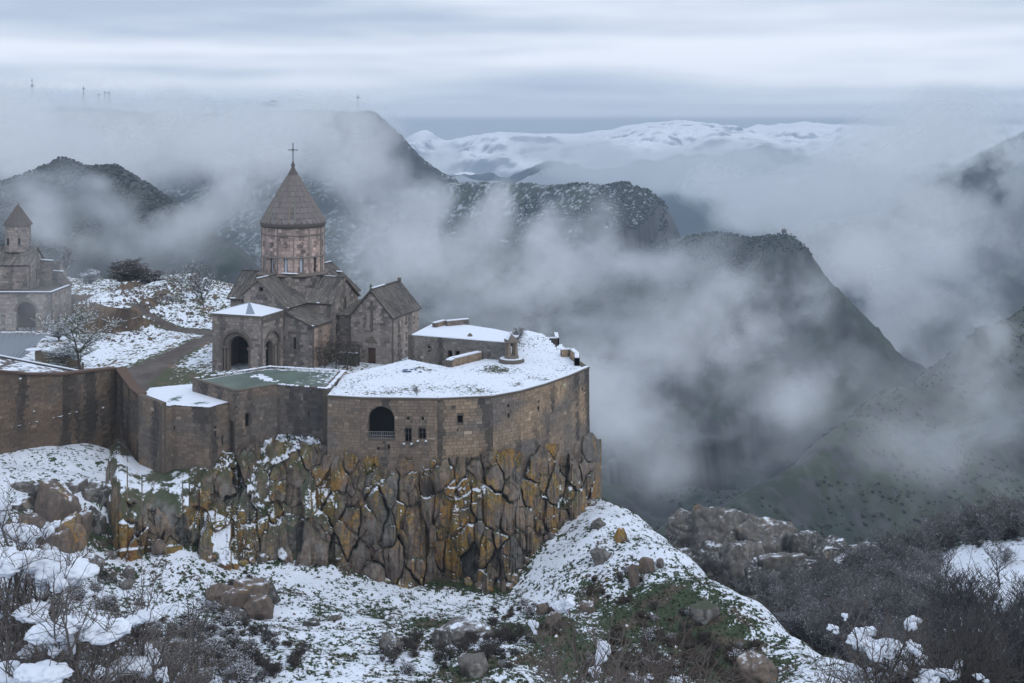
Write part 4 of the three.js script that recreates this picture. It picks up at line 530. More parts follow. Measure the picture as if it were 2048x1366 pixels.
parapet('broken snow capped wall on the back of the low building roof', [[868, 655, -37], [888, 650, -37]], 0.8, 0.7);
parapet('straight snow capped wall at the back right of the low roof', [[893, 652, -37], [936, 648, -37]], 0.9, 0.7);
parapet('flat stone ledge half buried in snow on the right rim', [[1063, 678, -38.6], [1083, 681, -38.6]], 0.45, 0.9);

// ---- green flat roof block and the corner tower to its left, then the high left wall
const GREENB = thing('fortress_block', 'angular stone block with a green flat roof edged by snow', 'fortress wall', [0, 0, 0]);
{
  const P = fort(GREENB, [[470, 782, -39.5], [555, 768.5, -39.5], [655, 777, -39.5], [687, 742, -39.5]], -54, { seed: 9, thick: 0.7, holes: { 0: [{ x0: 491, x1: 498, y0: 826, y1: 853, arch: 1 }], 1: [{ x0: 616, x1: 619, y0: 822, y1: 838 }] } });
  const back = [[540, 733], [385, 757.5]].map(([x, y]) => G(x, y, -39.5)), poly = [...P, ...back].map((p) => [p.x, p.z]);
  const f0 = P[0], f1 = back[1]; fort(GREENB, [[385, 757.5, -39.5], [470, 782, -39.5]], -44, { seed: 10, thick: .5 });
  const xs = poly.map((p) => p[0]), ds = poly.map((p) => -p[1]), x0 = Math.min(...xs), x1 = Math.max(...xs), d0 = Math.min(...ds), d1 = Math.max(...ds);
  const strip = [[500, 750], [520, 749], [558, 762], [545, 765]].map(([x, y]) => { const p = G(x, y, -39.85); return [p.x, -p.z]; });
  const edge = (x, d) => { let m = 1e9; for (let i = 0; i < poly.length; i++) { const [ax, az] = poly[i], [bx, bz] = poly[(i + 1) % poly.length], ux = bx - ax, uz = bz - az, t = clamp(((x - ax) * ux + (-d - az) * uz) / (ux * ux + uz * uz)); m = Math.min(m, Math.hypot(x - ax - ux * t, -d - az - uz * t) * (i === 2 ? 0.35 : i === 3 ? .7 : 1.2)); } return m; };
  const c1 = G(672, 752, -39.85);
  const tex = dataTex(1024, 1024, (u, v) => {
    const x = mix(x0, x1, u), d = mix(d0, d1, v), nz = fbm2(x * 1.5, d * 1.1, 4), e = edge(x, d), q = Math.hypot(x - c1.x, (d + c1.z) * .4);
    let s = Math.max(sstep(0.42, 0.2, e + nz * 0.5), polyIn(strip, x + nz * .5, d + nz * 1.6) ? 1 : 0, sstep(0.1, 0.4, nz + 0.5 * n2(x * 6, d * 5) - q * 0.13 + 0.18)); const v1 = 1 + 0.6 * fbm2(x * .5, d * .35, 4) + 0.15 * n2(x * 8, d * 8);
    return mix3([0.060 * v1, 0.088 * v1, 0.066 * v1], SNOW, s);
  });
  part('green_roof', gridMesh(x0, x1, d0, d1, 70, 70, () => -39.85, null, (x, d) => polyIn(poly, x, -d)), new THREE.MeshStandardMaterial({ map: tex, roughness: 0.55 }), GREENB);
  const rim = []; for (const [A, B, hh] of [[P[2], P[3], .3], [back[0], P[3], .18], [P[1], P[2], .1], [f1, f0, .22], [P[0], P[1], .12]]) { const u = B.clone().sub(A), L = u.length(), g = new THREE.BoxGeometry(L, hh, .5); g.translate(0, 0, -.1); g.rotateY(Math.atan2(-u.z, u.x)); g.translate((A.x + B.x) / 2, -39.5 + hh / 2 - .06, (A.z + B.z) / 2); rim.push(g); }
  part('rim', mergeGeometries(rim.slice(3)), M([0.12, 0.1, 0.08]), GREENB); const R = rng(8), lumps = [];
  for (const [A, B, dens] of [[back[1], back[0], 5], [back[0], P[3], 7], [P[3], P[2], 9], [P[2], P[1], 4]]) { const n = Math.round(A.distanceTo(B) * dens / 2); for (let i = 0; i < n; i++) { if (R() < .25) continue; const g = new THREE.IcosahedronGeometry(1, 1), q = A.clone().lerp(B, (i + R() * .6) / n); g.scale(.16 + .3 * R(), .08 + .08 * R(), .16 + .15 * R()); g.translate(q.x, -39.46, q.z); lumps.push(g); } }
  part('snow', mergeGeometries(lumps), snowMat, GREENB);
}
const CORNER = thing('corner_tower', 'buttressed corner tower of the fortress with a clean white snow roof', 'fortress wall', [0, 0, 0]);
{
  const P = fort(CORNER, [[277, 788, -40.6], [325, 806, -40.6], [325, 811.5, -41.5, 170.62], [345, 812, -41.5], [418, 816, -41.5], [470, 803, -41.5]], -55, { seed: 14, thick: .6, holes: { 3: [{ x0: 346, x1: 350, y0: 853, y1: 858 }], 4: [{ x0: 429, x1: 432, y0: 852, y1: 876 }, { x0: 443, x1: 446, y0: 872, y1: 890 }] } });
  const poly = [...P, G(395, 767, -41.4), G(300, 776, -41.4)].map((p) => [p.x, p.z]);
  const xs = poly.map((p) => p[0]), ds = poly.map((p) => -p[1]), c1 = G(352, 798, -41.4), c2 = G(400, 806, -41.4);
  const col = []; const g = gridMesh(Math.min(...xs), Math.max(...xs), Math.min(...ds), Math.max(...ds), 90, 90, (x, d) => -41.38 + 0.05 * n2(x * .6, d * .6), null, (x, d) => polyIn(poly, x, -d)), p = g.attributes.position;
  for (let i = 0; i < p.count; i++) { const x = p.getX(i), d = -p.getZ(i), k = Math.max(sstep(1.0, .4, Math.hypot(x - c1.x, (d + c1.z) * .45) + n2(x * 3, d * 3) * .5), sstep(0.8, .3, Math.hypot((x - c2.x) * .6, (d + c2.z) * .8) + n2(x * 4, d * 4) * .5)); col.push(...mix3(SNOW, [0.10, 0.16, 0.14], k)); }
  g.setAttribute('color', new THREE.Float32BufferAttribute(col, 3)); part('snowy_roof', g, VC(), CORNER);
}
const LEFTW = thing('fortress_wall', 'tall brown curtain wall at the left edge with a reddish coping and a long crack', 'fortress wall', [0, 0, 0]);
{
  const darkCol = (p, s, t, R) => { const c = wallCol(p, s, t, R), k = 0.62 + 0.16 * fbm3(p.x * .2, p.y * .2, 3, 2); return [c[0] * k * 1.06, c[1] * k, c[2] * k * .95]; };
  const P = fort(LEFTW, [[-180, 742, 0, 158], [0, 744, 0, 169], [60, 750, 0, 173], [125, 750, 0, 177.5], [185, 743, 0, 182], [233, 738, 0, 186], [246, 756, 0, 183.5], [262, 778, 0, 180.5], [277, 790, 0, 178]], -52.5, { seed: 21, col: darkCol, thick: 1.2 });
  const cp = []; for (let i = 0; i < P.length - 1; i++) { const A = P[i], B = P[i + 1], u = B.clone().sub(A), L = u.length(), g = new THREE.BoxGeometry(L + .15, .28, 1.5); g.translate(0, .12, -.5); g.rotateZ(Math.asin(u.y / L)); g.rotateY(Math.atan2(-u.z, u.x)); g.translate((A.x + B.x) / 2, (A.y + B.y) / 2, (A.z + B.z) / 2); cp.push(g); }
  part('coping', mergeGeometries(cp), M([0.10, 0.062, 0.045]), LEFTW);
  const R = rng(3), sn = []; for (const [x, y] of [[66, 822], [104, 790], [160, 796], [148, 818], [205, 815], [40, 757], [90, 758]]) { const k = (x) => mix(169, 186, x / 233), g = new THREE.IcosahedronGeometry(1, 1); g.scale(.2 + .12 * R(), .13, .22); const q = W(x, y, k(x) - .25); g.translate(q.x, q.y, q.z); sn.push(g); } part('snow', mergeGeometries(sn), snowMat, LEFTW);
}
// ---------------------------------------------------------------- the monastery
const CH = new V3((586 - 1024) / F * 225, -44, -225), PHI = -19.6 * Math.PI / 180, X = (x, y, z) => new V3(x, y, z);
const chWorld = (x, y, z) => X(x, y, z).applyAxisAngle(X(0, 1, 0), PHI).add(CH);
function building(name, label, cat, at) { const t = thing(name, label, cat, chWorld(at[0], 0, at[1]).toArray(), PHI); t.userData.at = undefined; t.off = at; t.stones = []; t.mort = []; t.tiles = []; return t; }
const local = (t, g) => { g.translate(-t.off[0], 0, -t.off[1]); return g; };
// ashlar: grey-brown with pinkish and dark blocks; damp streaks
const ash = (tint, k = 1) => (p, s, t, R) => { const q = fbm3(p.x * .16 + tint, p.y * .16, p.z * .16, 3), st = fbm3(p.x * .75 + tint, p.y * .07, p.z * .75, 3); let c = mix3([0.225, 0.195, 0.175], [0.33, 0.28, 0.245], clamp(.5 + q)); c = mix3(c, [0.10, 0.094, 0.09], 0.75 * sstep(0.02, 0.38, st + q * .2)); const r = R(); if (r < .10) c = c.map((v) => v * .62); else if (r > .93) c = mix3(c, [0.42, 0.345, 0.30], .6); const v = (.84 + .32 * R()) * k; return c.map((x) => x * v); };
const slabCol = (p, s, t, R) => { const q = fbm3(p.x * .3, p.y * .3, p.z * .3, 3); let c = mix3([0.105, 0.096, 0.087], [0.185, 0.168, 0.148], clamp(.5 + q)); if (R() < .05) c = [0.21, 0.18, 0.15]; const v = .62 + .7 * R(); return c.map((x) => x * v); };
const UP = X(0, 1, 0);
function wallF(t, o, u, n, poly, { holes = [], thick = .7, h = .48, len = [.5, 1.15], col, seed, stones = true } = {}) { // a wall face of a building in church axes
  const f = { o: X(...o).sub(X(t.off[0], 0, t.off[1])), u: X(...u), w: UP, n: X(...n), poly, holes }; t.mort.push(new V3().crossVectors(f.u, UP).dot(f.n) > 0 ? slab(f, thick) : slabFlip(f, thick)); if (stones) clad(t.stones, f, { h, len, col: col ?? ash(t.off[0] * 3), seed: seed ?? Math.round(o[0] * 37 + o[2] * 91 + u[0] * 11 + 5000), out: [.012, .04] });
}
function slabFlip(f, thick) { const g = slab({ ...f, u: f.u.clone().negate(), poly: f.poly.map(([s, t]) => [-s, t]), holes: f.holes.map((h) => h.map(([s, t]) => [-s, t])) }, thick); return g; }
// a roof plane: corner points in order along the eave then up; stone slabs in strips that run down the slope with raised ribs between
function roofP(t, pts, { rib = .36, seed = 1, thick = .22 } = {}) {
  const P = pts.map((p) => X(...p).sub(X(t.off[0], 0, t.off[1]))), u = P[1].clone().sub(P[0]).normalize(), nn = new V3().crossVectors(u, P[2].clone().sub(P[0])).normalize(); if (nn.y < 0) nn.negate(); const w = new V3().crossVectors(nn, u); if (w.y < 0) w.negate();
  const poly = P.map((p) => { const q = p.clone().sub(P[0]); return [q.dot(u), q.dot(w)]; }), f = { o: P[0], u, w, n: nn, poly, holes: [] };
  t.roof ??= []; t.roof.push(new V3().crossVectors(u, w).dot(nn) > 0 ? slab(f, thick) : slabFlip2(f, thick));
  clad(t.tiles, f, { run: 'w', h: (r) => r % 2 ? rib * .36 : rib, out: (r) => r % 2 ? .12 : .05, len: [.8, 1.7], col: slabCol, seed: seed + Math.round(pts[0][0] * 17 + pts[0][2] * 29) });
  return f;
}
function slabFlip2(f, thick) { return slab({ ...f, u: f.u.clone().negate(), poly: f.poly.map(([s, t]) => [-s, t]) }, thick); }
const MORT2 = M([0.135, 0.115, 0.100]), ROOFM = M([0.075, 0.066, 0.058]);
function finish(t) { part('wall', mergeGeometries(t.mort), MORT2, t); if (t.stones.length) inst('stone_block', bevelBlock, STONE, t.stones, t); if (t.roof) part('roof', mergeGeometries(t.roof), ROOFM, t); if (t.tiles.length) inst('roof_slab', bevelBlock, STONE, t.tiles, t); delete t.off; delete t.mort; delete t.stones; delete t.tiles; delete t.roof; delete t.userData.at; }
function beam(t, name, a, b, wd, ht, mat) { const A = X(...a).sub(X(t.off[0], 0, t.off[1])), B = X(...b).sub(X(t.off[0], 0, t.off[1])), u = B.clone().sub(A), L = u.length(); u.normalize(); const s = new V3().crossVectors(u, UP).normalize(), w = new V3().crossVectors(s, u); const g = new THREE.BoxGeometry(L, ht, wd); g.applyMatrix4(new THREE.Matrix4().makeBasis(u, w, s).setPosition(A.add(B).multiplyScalar(.5))); return part(name, g, mat, t); }
const TRIM = M([0.15, 0.125, 0.105]);

// ---- main church: four gabled arms, a drum with a ribbed stone cone and a cross
const C1 = building('monastery_church', 'great stone church with a tall round drum, ribbed cone roof and iron cross', 'church', [0, 0]);
{
  const t = C1, win = (s, y, w, h) => rect(s - w / 2, s + w / 2, y, y + h), arw = (s, y, w, h) => archHole(s, w / 2, y, y + h - w / 2, 8);
  // front arm
  wallF(t, [0, 0, 12.1], [1, 0, 0], [0, 0, 1], [[-3, 0], [10.8, 0], [10.8, 7.5], [5.75, 9.6], [5.75, 10.6], [0, 15.2], [-3, 12.8]], { holes: [win(.5, 13.1, .75, .7), arw(7.3, 3.2, .5, 2.1)], seed: 11 });
  wallF(t, [-3, 0, 4.3], [0, 0, 1], [-1, 0, 0], rect(0, 7.8, 0, 12.7), { seed: 12 });
  wallF(t, [5.75, 0, 12.1], [0, 0, -1], [1, 0, 0], rect(0.71, 8, 0, 10.6), { seed: 13 });
  roofP(t, [[6.15, 10.35, 12.5], [6.15, 10.35, 4.6], [0, 15.3, 0], [0, 15.3, 12.5]]);
  roofP(t, [[-3.4, 12.55, 4], [-3.4, 12.55, 12.5], [0, 15.3, 12.5], [0, 15.3, 2]]);
  // right arm
  wallF(t, [10.8, 0, 0], [0, 0, -1], [1, 0, 0], [[-5.4, 0], [5.4, 0], [5.4, 10.7], [0, 14.4], [-5.4, 10.7]], { holes: [arw(.35, 8.6, .55, 2.3), arw(-3.1, 4.6, .36, 1.9), arw(-.2, 2.2, .4, 2.6), arw(3.0, 4.8, .36, 2.2)], seed: 14 });
  wallF(t, [5.75, 0, 5.4], [1, 0, 0], [0, 0, 1], rect(0.02, 4.33, 0, 10.7), { seed: 15 });
  roofP(t, [[4.2, 10.4, 5.85], [11.2, 10.4, 5.85], [11.2, 14.5, 0], [1.5, 14.5, 0]]);
  roofP(t, [[11.2, 10.4, -5.85], [4.2, 10.4, -5.85], [1.5, 14.5, 0], [11.2, 14.5, 0]]);
  // left arm (nave) and rear arm
  wallF(t, [-10.7, 0, 4.5], [1, 0, 0], [0, 0, 1], rect(0, 7.65, 0, 10.8), { seed: 16 });
  wallF(t, [-10.7, 0, 4.5], [0, 0, -1], [-1, 0, 0], [[.71, 0], [9, 0], [9, 10.8], [4.5, 14.8], [.71, 11]], { seed: 17 });
  roofP(t, [[-11.2, 10.2, 5.2], [-1, 10.2, 5.2], [-1, 14.9, 0], [-11.0, 14.9, 0]]);
  roofP(t, [[-1, 10.2, -5.2], [-11.2, 10.2, -5.2], [-11.0, 14.9, 0], [-1, 14.9, 0]]);
  wallF(t, [7.2, 0, -12], [0, 0, 1], [1, 0, 0], rect(0, 6.5, 0, 10.8), { seed: 18 });
  wallF(t, [-4.4, 0, -12], [1, 0, 0], [0, 0, -1], [[0.71, 0], [10.9, 0], [10.9, 10.8], [5.8, 15.4], [.71, 11.4]], { stones: false });
  roofP(t, [[7.9, 10.3, -3.5], [7.9, 10.3, -12.6], [1.4, 15.6, -12.6], [1.4, 15.6, -2]]);
  roofP(t, [[-4.9, 10.3, -12.6], [-4.9, 10.3, -3.5], [1.4, 15.6, -2], [1.4, 15.6, -12.6]]);
  // lean-to chamber at the front right corner
  wallF(t, [10.8, 0, 12.1], [0, 0, -1], [1, 0, 0], rect(.71, 6.68, 0, 7.55), { seed: 19, col: (p, s, tt, R) => ash(4)(p, s, tt, R).map((v, i) => v * [1.45, 1.28, 1.15][i]) });  // sunlit side: stones lightened and warmed in their colour
  roofP(t, [[11.25, 7.45, 12.55], [11.25, 7.45, 5.43], [5.77, 9.75, 5.43], [5.77, 9.75, 12.55]]);
  // octagonal base under the drum, with cornice
  const ring = (r, n, a0) => [...Array(n)].map((_, i) => { const a = a0 + i / n * Math.PI * 2; return [r * Math.sin(a), r * Math.cos(a)]; });
  const oct = ring(6.5, 8, Math.PI / 8);
  for (let i = 0; i < 8; i++) { const A = oct[i], B = oct[(i + 1) % 8], u = X(B[0] - A[0], 0, B[1] - A[1]), L = u.length(); u.normalize(); wallF(t, [A[0], 0, A[1]], [u.x, 0, u.z], [-u.z, 0, u.x].map((v) => -v).map((v, k) => k === 1 ? 0 : v).map((v, k, a) => a[k] * (X(a[0], 0, a[2]).dot(X(A[0] + B[0], 0, A[1] + B[1])) > 0 ? 1 : -1)), rect(0, L, 7, 14.9), { seed: 40 + i, h: .6, len: [.6, 1.4] }); }
  const lathe = (pts, n) => { const g = new THREE.LatheGeometry(pts.map((p) => new THREE.Vector2(...p)), n); return g; };
  part('cornice', lathe([[5.2, 14.8], [6.9, 14.8], [6.95, 15.05], [6.6, 15.3], [5.3, 15.45]], 8).rotateY(0), TRIM, t);
  // drum: twelve faces, a tall slit window in each, half columns at the corners
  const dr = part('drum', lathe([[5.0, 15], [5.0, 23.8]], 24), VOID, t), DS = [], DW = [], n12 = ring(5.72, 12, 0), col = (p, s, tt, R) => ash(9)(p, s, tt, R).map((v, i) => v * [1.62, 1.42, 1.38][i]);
  const offA = (7.5 + 19.6 - 15) * Math.PI / 180, skylitPane = M([0.55, 0.60, 0.68], .25), pts = ring(5.72, 12, offA - 11 * Math.PI / 180);  // pale blue panes: sky light in the slits put into their colour
  for (let i = 0; i < 12; i++) {
    const A = pts[i], B = pts[(i + 1) % 12], u = X(B[0] - A[0], 0, B[1] - A[1]), L = u.length(); u.normalize(); let n = X(u.z, 0, -u.x); if (n.dot(X(A[0] + B[0], 0, A[1] + B[1])) < 0) n.negate();
    const f = { o: X(A[0], 15.3, A[1]), u, w: UP, n, poly: rect(0, L, 0, 8.7), holes: [archHole(L / 2, .27, .25, 2.6, 8)] };
    DW.push(new V3().crossVectors(u, UP).dot(n) > 0 ? slab(f, .45) : slabFlip(f, .45)); clad(DS, f, { h: .55, len: [.45, 1.1], col, seed: 70 + i, out: [.01, .035] });
    const mid = f.o.clone().addScaledVector(u, L / 2).addScaledVector(n, -.32); const pg = new THREE.PlaneGeometry(.54, 2.6); pg.applyMatrix4(new THREE.Matrix4().makeBasis(u, UP, n).setPosition(mid.clone().setY(16.85))); if (i % 12 === 0 || i === 11 || i === 1 || i === 10) part('window_pane', pg, skylitPane, dr);
    const c = new THREE.CylinderGeometry(.13, .13, 8.5, 6); c.translate(A[0] * 1.005, 19.6, A[1] * 1.005); part('half_column', c, M([.25, .215, .195].map((v) => v * (i % 3 ? 1 : .7))), dr);
    const ov = new THREE.TorusGeometry(.42, .08, 5, 14); ov.scale(.75, 1.1, 1); ov.applyMatrix4(new THREE.Matrix4().makeBasis(u, UP, n).setPosition(mid.clone().setY(20.6).addScaledVector(n, .35))); part('medallion', ov, M([.12, .1, .09]), dr);
  }
  part('drum_wall', mergeGeometries(DW), MORT2, dr); inst('stone_block', bevelBlock, STONE, DS, dr);
  part('string_course', lathe([[5.7, 18.15], [5.84, 18.2], [5.84, 18.4], [5.7, 18.45]], 24), M([.22, .19, .17]), dr); part('string_course', lathe([[5.7, 22.2], [5.82, 22.25], [5.82, 22.4], [5.7, 22.45]], 24), M([.17, .145, .13]), dr);
  part('eave', lathe([[5.5, 23.6], [5.85, 23.65], [6.0, 24.0], [6.1, 24.4], [5.9, 24.6]], 32), M([.10, .086, .078]), t);
  const cone = part('cone_roof', lathe([[6.0, 24.4], [1.0, 33.2], [0.02, 34.9]], 32), M([.15, .135, .125]), t), CS = [], Rn = rng(4), e = Math.atan2(10.3, 5.9);
  for (let k = 0; k < 32; k++) { // ribs, one part each, and slabs between
    const a = k / 32 * Math.PI * 2, g = new THREE.CylinderGeometry(.09, .24, 9.6, 5); g.rotateX(-(Math.PI / 2 - Math.atan2(8.8, 5.0))); g.translate(0, 24.45 + 4.35, 3.52); g.rotateY(a); part('roof_rib', g, M([.185, .166, .153].map((v) => v * (.85 + .2 * Rn()))), cone);
    for (let r = 0; r < 9; r++) { const f0 = r / 9, f1 = (r + 1) / 9, am = a + Math.PI / 32, rad = (f) => mix(6.05, 1.0, f), y = (f) => mix(24.4, 33.2, f), fm = (f0 + f1) / 2, wd = 2 * Math.PI * rad(fm) / 32 * .9, p = X(Math.sin(am) * rad(fm), y(fm), Math.cos(am) * rad(fm)), n = X(Math.sin(am) * 8.8, 5.0, Math.cos(am) * 8.8).normalize(), u = X(Math.cos(am), 0, -Math.sin(am)), w = new V3().crossVectors(n, u); const v = .125 + .05 * Rn() * Rn() + .03 * Rn(); CS.push({ m: new THREE.Matrix4().makeBasis(u.multiplyScalar(wd), w.multiplyScalar(1.13), n.multiplyScalar(.03 + .06 * Rn())).setPosition(p), c: [v * 1.12, v * .98, v * .92] }); }
  }
  inst('roof_slab', bevelBlock, STONE, CS, cone);
  part('finial', lathe([[1.05, 33.0], [.95, 33.4], [.28, 34.6], [.34, 34.9], [.4, 35.15], [.24, 35.4], [.1, 35.8], [.08, 36.2]], 12), M([.11, .095, .088]), t);
  const cr = []; cr.push(boxG(-.07, .07, 36, 39.1, -.06, .06), boxG(-.85, .85, 37.85, 37.99, -.05, .05)); for (const [x, y] of [[-.85, 37.92], [.85, 37.92], [0, 39.1]]) { const g = new THREE.SphereGeometry(.13, 8, 6); g.translate(x, y, 0); cr.push(g); } const rg = new THREE.TorusGeometry(.22, .04, 6, 12); rg.translate(0, 37.92, 0); cr.push(rg);
  part('cross', mergeGeometries(cr.map((g) => g.index ? g.toNonIndexed() : g)), M([.06, .065, .07], .5), t);
  // trims, ridge caps, plaque, snow on ridges
  beam(t, 'plaque', [-.5, 12.15, 12.16], [1.3, 12.15, 12.16], .1, .8, M([.11, .095, .088]));
  for (const [a, b] of [[[-.1, 15.45, 12.4], [-.1, 15.45, 8.8]], [[9, 14.62, 0], [6.2, 14.62, 0]], [[1.4, 15.75, -12.4], [1.4, 15.75, -9.0]]]) beam(t, 'snow', a, b, .35, .14, snowMat);
  for (const [a, b] of [[[0, 15.35, 12.45], [0, 15.35, 5]], [[11.15, 14.55, 0], [5, 14.55, 0]], [[-11, 14.95, 0], [-5.5, 14.95, 0]], [[1.4, 15.65, -12.6], [1.4, 15.65, -5.5]]]) beam(t, 'ridge_cap', a, b, .45, .14, ROOFM);
  for (const [a, b] of [[[6.1, 10.3, 12.35], [0, 15.2, 12.35]], [[-3.3, 12.5, 12.35], [0, 15.2, 12.35]], [[11.05, 10.3, 5.7], [11.05, 14.4, 0]], [[11.05, 10.3, -5.7], [11.05, 14.4, 0]]]) beam(t, 'rake_moulding', a, b, .35, .28, TRIM);
  const R = rng(12), sn = []; for (const [x, y, z, w, d] of [[2.2, 15.55, 5.6, 1.5, .5], [3.4, 15.5, 5.2, .7, .4], [-9.7, 10.4, 5.2, .7, .3], [8.5, 10.55, 5.8, .3, .25], [10.9, 7.6, 12.2, .3, .25], [5.9, 10.45, 12.2, .3, .3], [6.8, 11.5, -9, .8, .7], [5.5, 12.6, -9.5, .9, .6], [7.3, 10.9, -7, .6, .6], [3.8, 14, -11, .8, .5]]) { const g = new THREE.IcosahedronGeometry(1, 2); g.scale(w, .12, d); g.translate(x, y, z); sn.push(g); } part('snow', mergeGeometries(sn), snowMat, t);
  finish(t);
}
// ---- arched porch in front of it
const C2 = building('arched_porch', 'square stone porch with tall round arches and a snow covered hipped roof', 'porch', [0, 15.7]);
{
  const t = C2, x0 = -4.75, x1 = 5.0, z0 = 12.12, z1 = 19.4, H = 9.8;
  wallF(t, [0, 0, z1], [1, 0, 0], [0, 0, 1], rect(x0, x1, 0, H), { holes: [archHole(.1, 2.75, 0, 4.3, 20)], thick: .45, seed: 31 });
  wallF(t, [0, 0, z1 - .46], [1, 0, 0], [0, 0, 1], rect(x0 + .3, x1 - .3, 0, H - .3), { holes: [archHole(.3, 2.0, 0, 4.3, 20)], thick: .7, seed: 32 });
  wallF(t, [x1, 0, (z0 + z1) / 2], [0, 0, -1], [1, 0, 0], rect(-3.17, 3.62, 0, H), { holes: [archHole(.1, 2.35, 0, 4.5, 20)], thick: .45, seed: 33 });
  wallF(t, [x1 - .46, 0, (z0 + z1) / 2], [0, 0, -1], [1, 0, 0], rect(-2.4, 3.2, 0, H - .3), { holes: [archHole(-.55, 1.15, 0, 4.2, 14)], thick: .7, seed: 34 });
  wallF(t, [x0, 0, z0], [0, 0, 1], [-1, 0, 0], rect(0, 6.8, 0, H), { thick: .8, seed: 35 });
  const arc = (sc, half, spring, o, u, n, rr) => { for (let i = 0; i < 13; i++) { const a = (i + .5) / 13 * Math.PI, g = new THREE.BoxGeometry(rr * 1.6, Math.PI * half / 13 * .96, .16); g.rotateZ(a); g.translate(sc + half * Math.cos(a), spring + half * Math.sin(a), .03); g.applyMatrix4(new THREE.Matrix4().makeBasis(u, UP, n).setPosition(o)); part('arch_stone', local(t, g), M([.15, .128, .11].map((k) => k * (.8 + .35 * Math.abs(n2(i * 1.7 + half * 5, 2))))), t); } };
  arc(.1, 3.0, 4.3, X(0, 0, z1), X(1, 0, 0), X(0, 0, 1), .32); arc(.3, 2.2, 4.3, X(0, 0, z1 - .46), X(1, 0, 0), X(0, 0, 1), .25); arc(.1, 2.6, 4.5, X(x1, 0, (z0 + z1) / 2), X(0, 0, -1), X(1, 0, 0), .3); arc(-.55, 1.3, 4.2, X(x1 - .46, 0, (z0 + z1) / 2), X(0, 0, -1), X(1, 0, 0), .2);
  for (const [x, z, r] of [[-2.35, z1 - .25, .2], [-1.8, z1 - .3, .16], [2.55, z1 - .25, .2], [x1 - .22, 17.85, .18], [x1 - .22, 13.4, .18], [x1 - .3, 14.5, .13], [x1 - .3, 15.1, .13]]) { const c = new THREE.CylinderGeometry(r, r, 4.1, 10); c.translate(x, 2.05, z); part('column', local(t, c), TRIM, t); part('capital', local(t, boxG(x - r * 1.7, x + r * 1.7, 4.1, 4.45, z - r * 1.5, z + r * 1.5)), TRIM, t); }
  const cor = []; for (const [a, b, c, d, e2, f] of [[x0 - .2, x1 + .2, H - .05, H + .28, z1 - .3, z1 + .25], [x1 - .3, x1 + .25, H - .05, H + .28, z0 + .05, z1 - .31], [x0 - .2, x0 + .3, H - .05, H + .28, z0 + .05, z1 - .31]]) cor.push(boxG(a, b, c, d, e2, f)); part('cornice', local(t, mergeGeometries(cor)), TRIM, t);
  for (let i = 0; i < 16; i++) { const z = mix(z0 + .6, z1 - .5, i / 15); part('dentil', local(t, boxG(x1 + .03, x1 + .16, H - 1.0, H - .45, z - .13, z + .1)), TRIM, t); }
  const pk = X(.4, H + 1.75, 15.4), c = [[x0 - .25, H + .28, z0 + .05], [x1 + .28, H + .28, z0 + .05], [x1 + .28, H + .28, z1 + .28], [x0 - .25, H + .28, z1 + .28], pk.toArray(), [x0 - .25, H + .1, z0], [x1, H + .1, z0]];
  part('snowy_roof', local(t, fgeo(c, [[0, 1, 4], [1, 2, 4], [2, 3, 4], [3, 0, 4]])), snowMat, t);
  const bare = fgeo([[.1, H + 1.74, 15.55], [1.1, H + 1.52, 15.75], [3.6, H + .44, 19.15], [1.9, H + .38, 19.35]].map(([x, y, z]) => [x, y + .03, z]), [[0, 3, 2, 1]]); part('bare_metal_strip', local(t, bare), M([.19, .23, .28], .5), t);
  const hip = fgeo([[x0, H + .42, 16.6], [x0 + .1, H + .36, 17.4], [.2, H + 1.72, 15.6], [.1, H + 1.78, 15.3]].map(([x, y, z]) => [x, y + .04, z]), [[0, 1, 2, 3]]); part('bare_metal_strip', local(t, hip), M([.3, .34, .4], .5), t);
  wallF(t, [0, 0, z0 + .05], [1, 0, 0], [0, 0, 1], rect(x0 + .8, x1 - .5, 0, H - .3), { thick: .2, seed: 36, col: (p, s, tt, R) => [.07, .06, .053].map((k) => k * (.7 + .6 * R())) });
  finish(t);
}
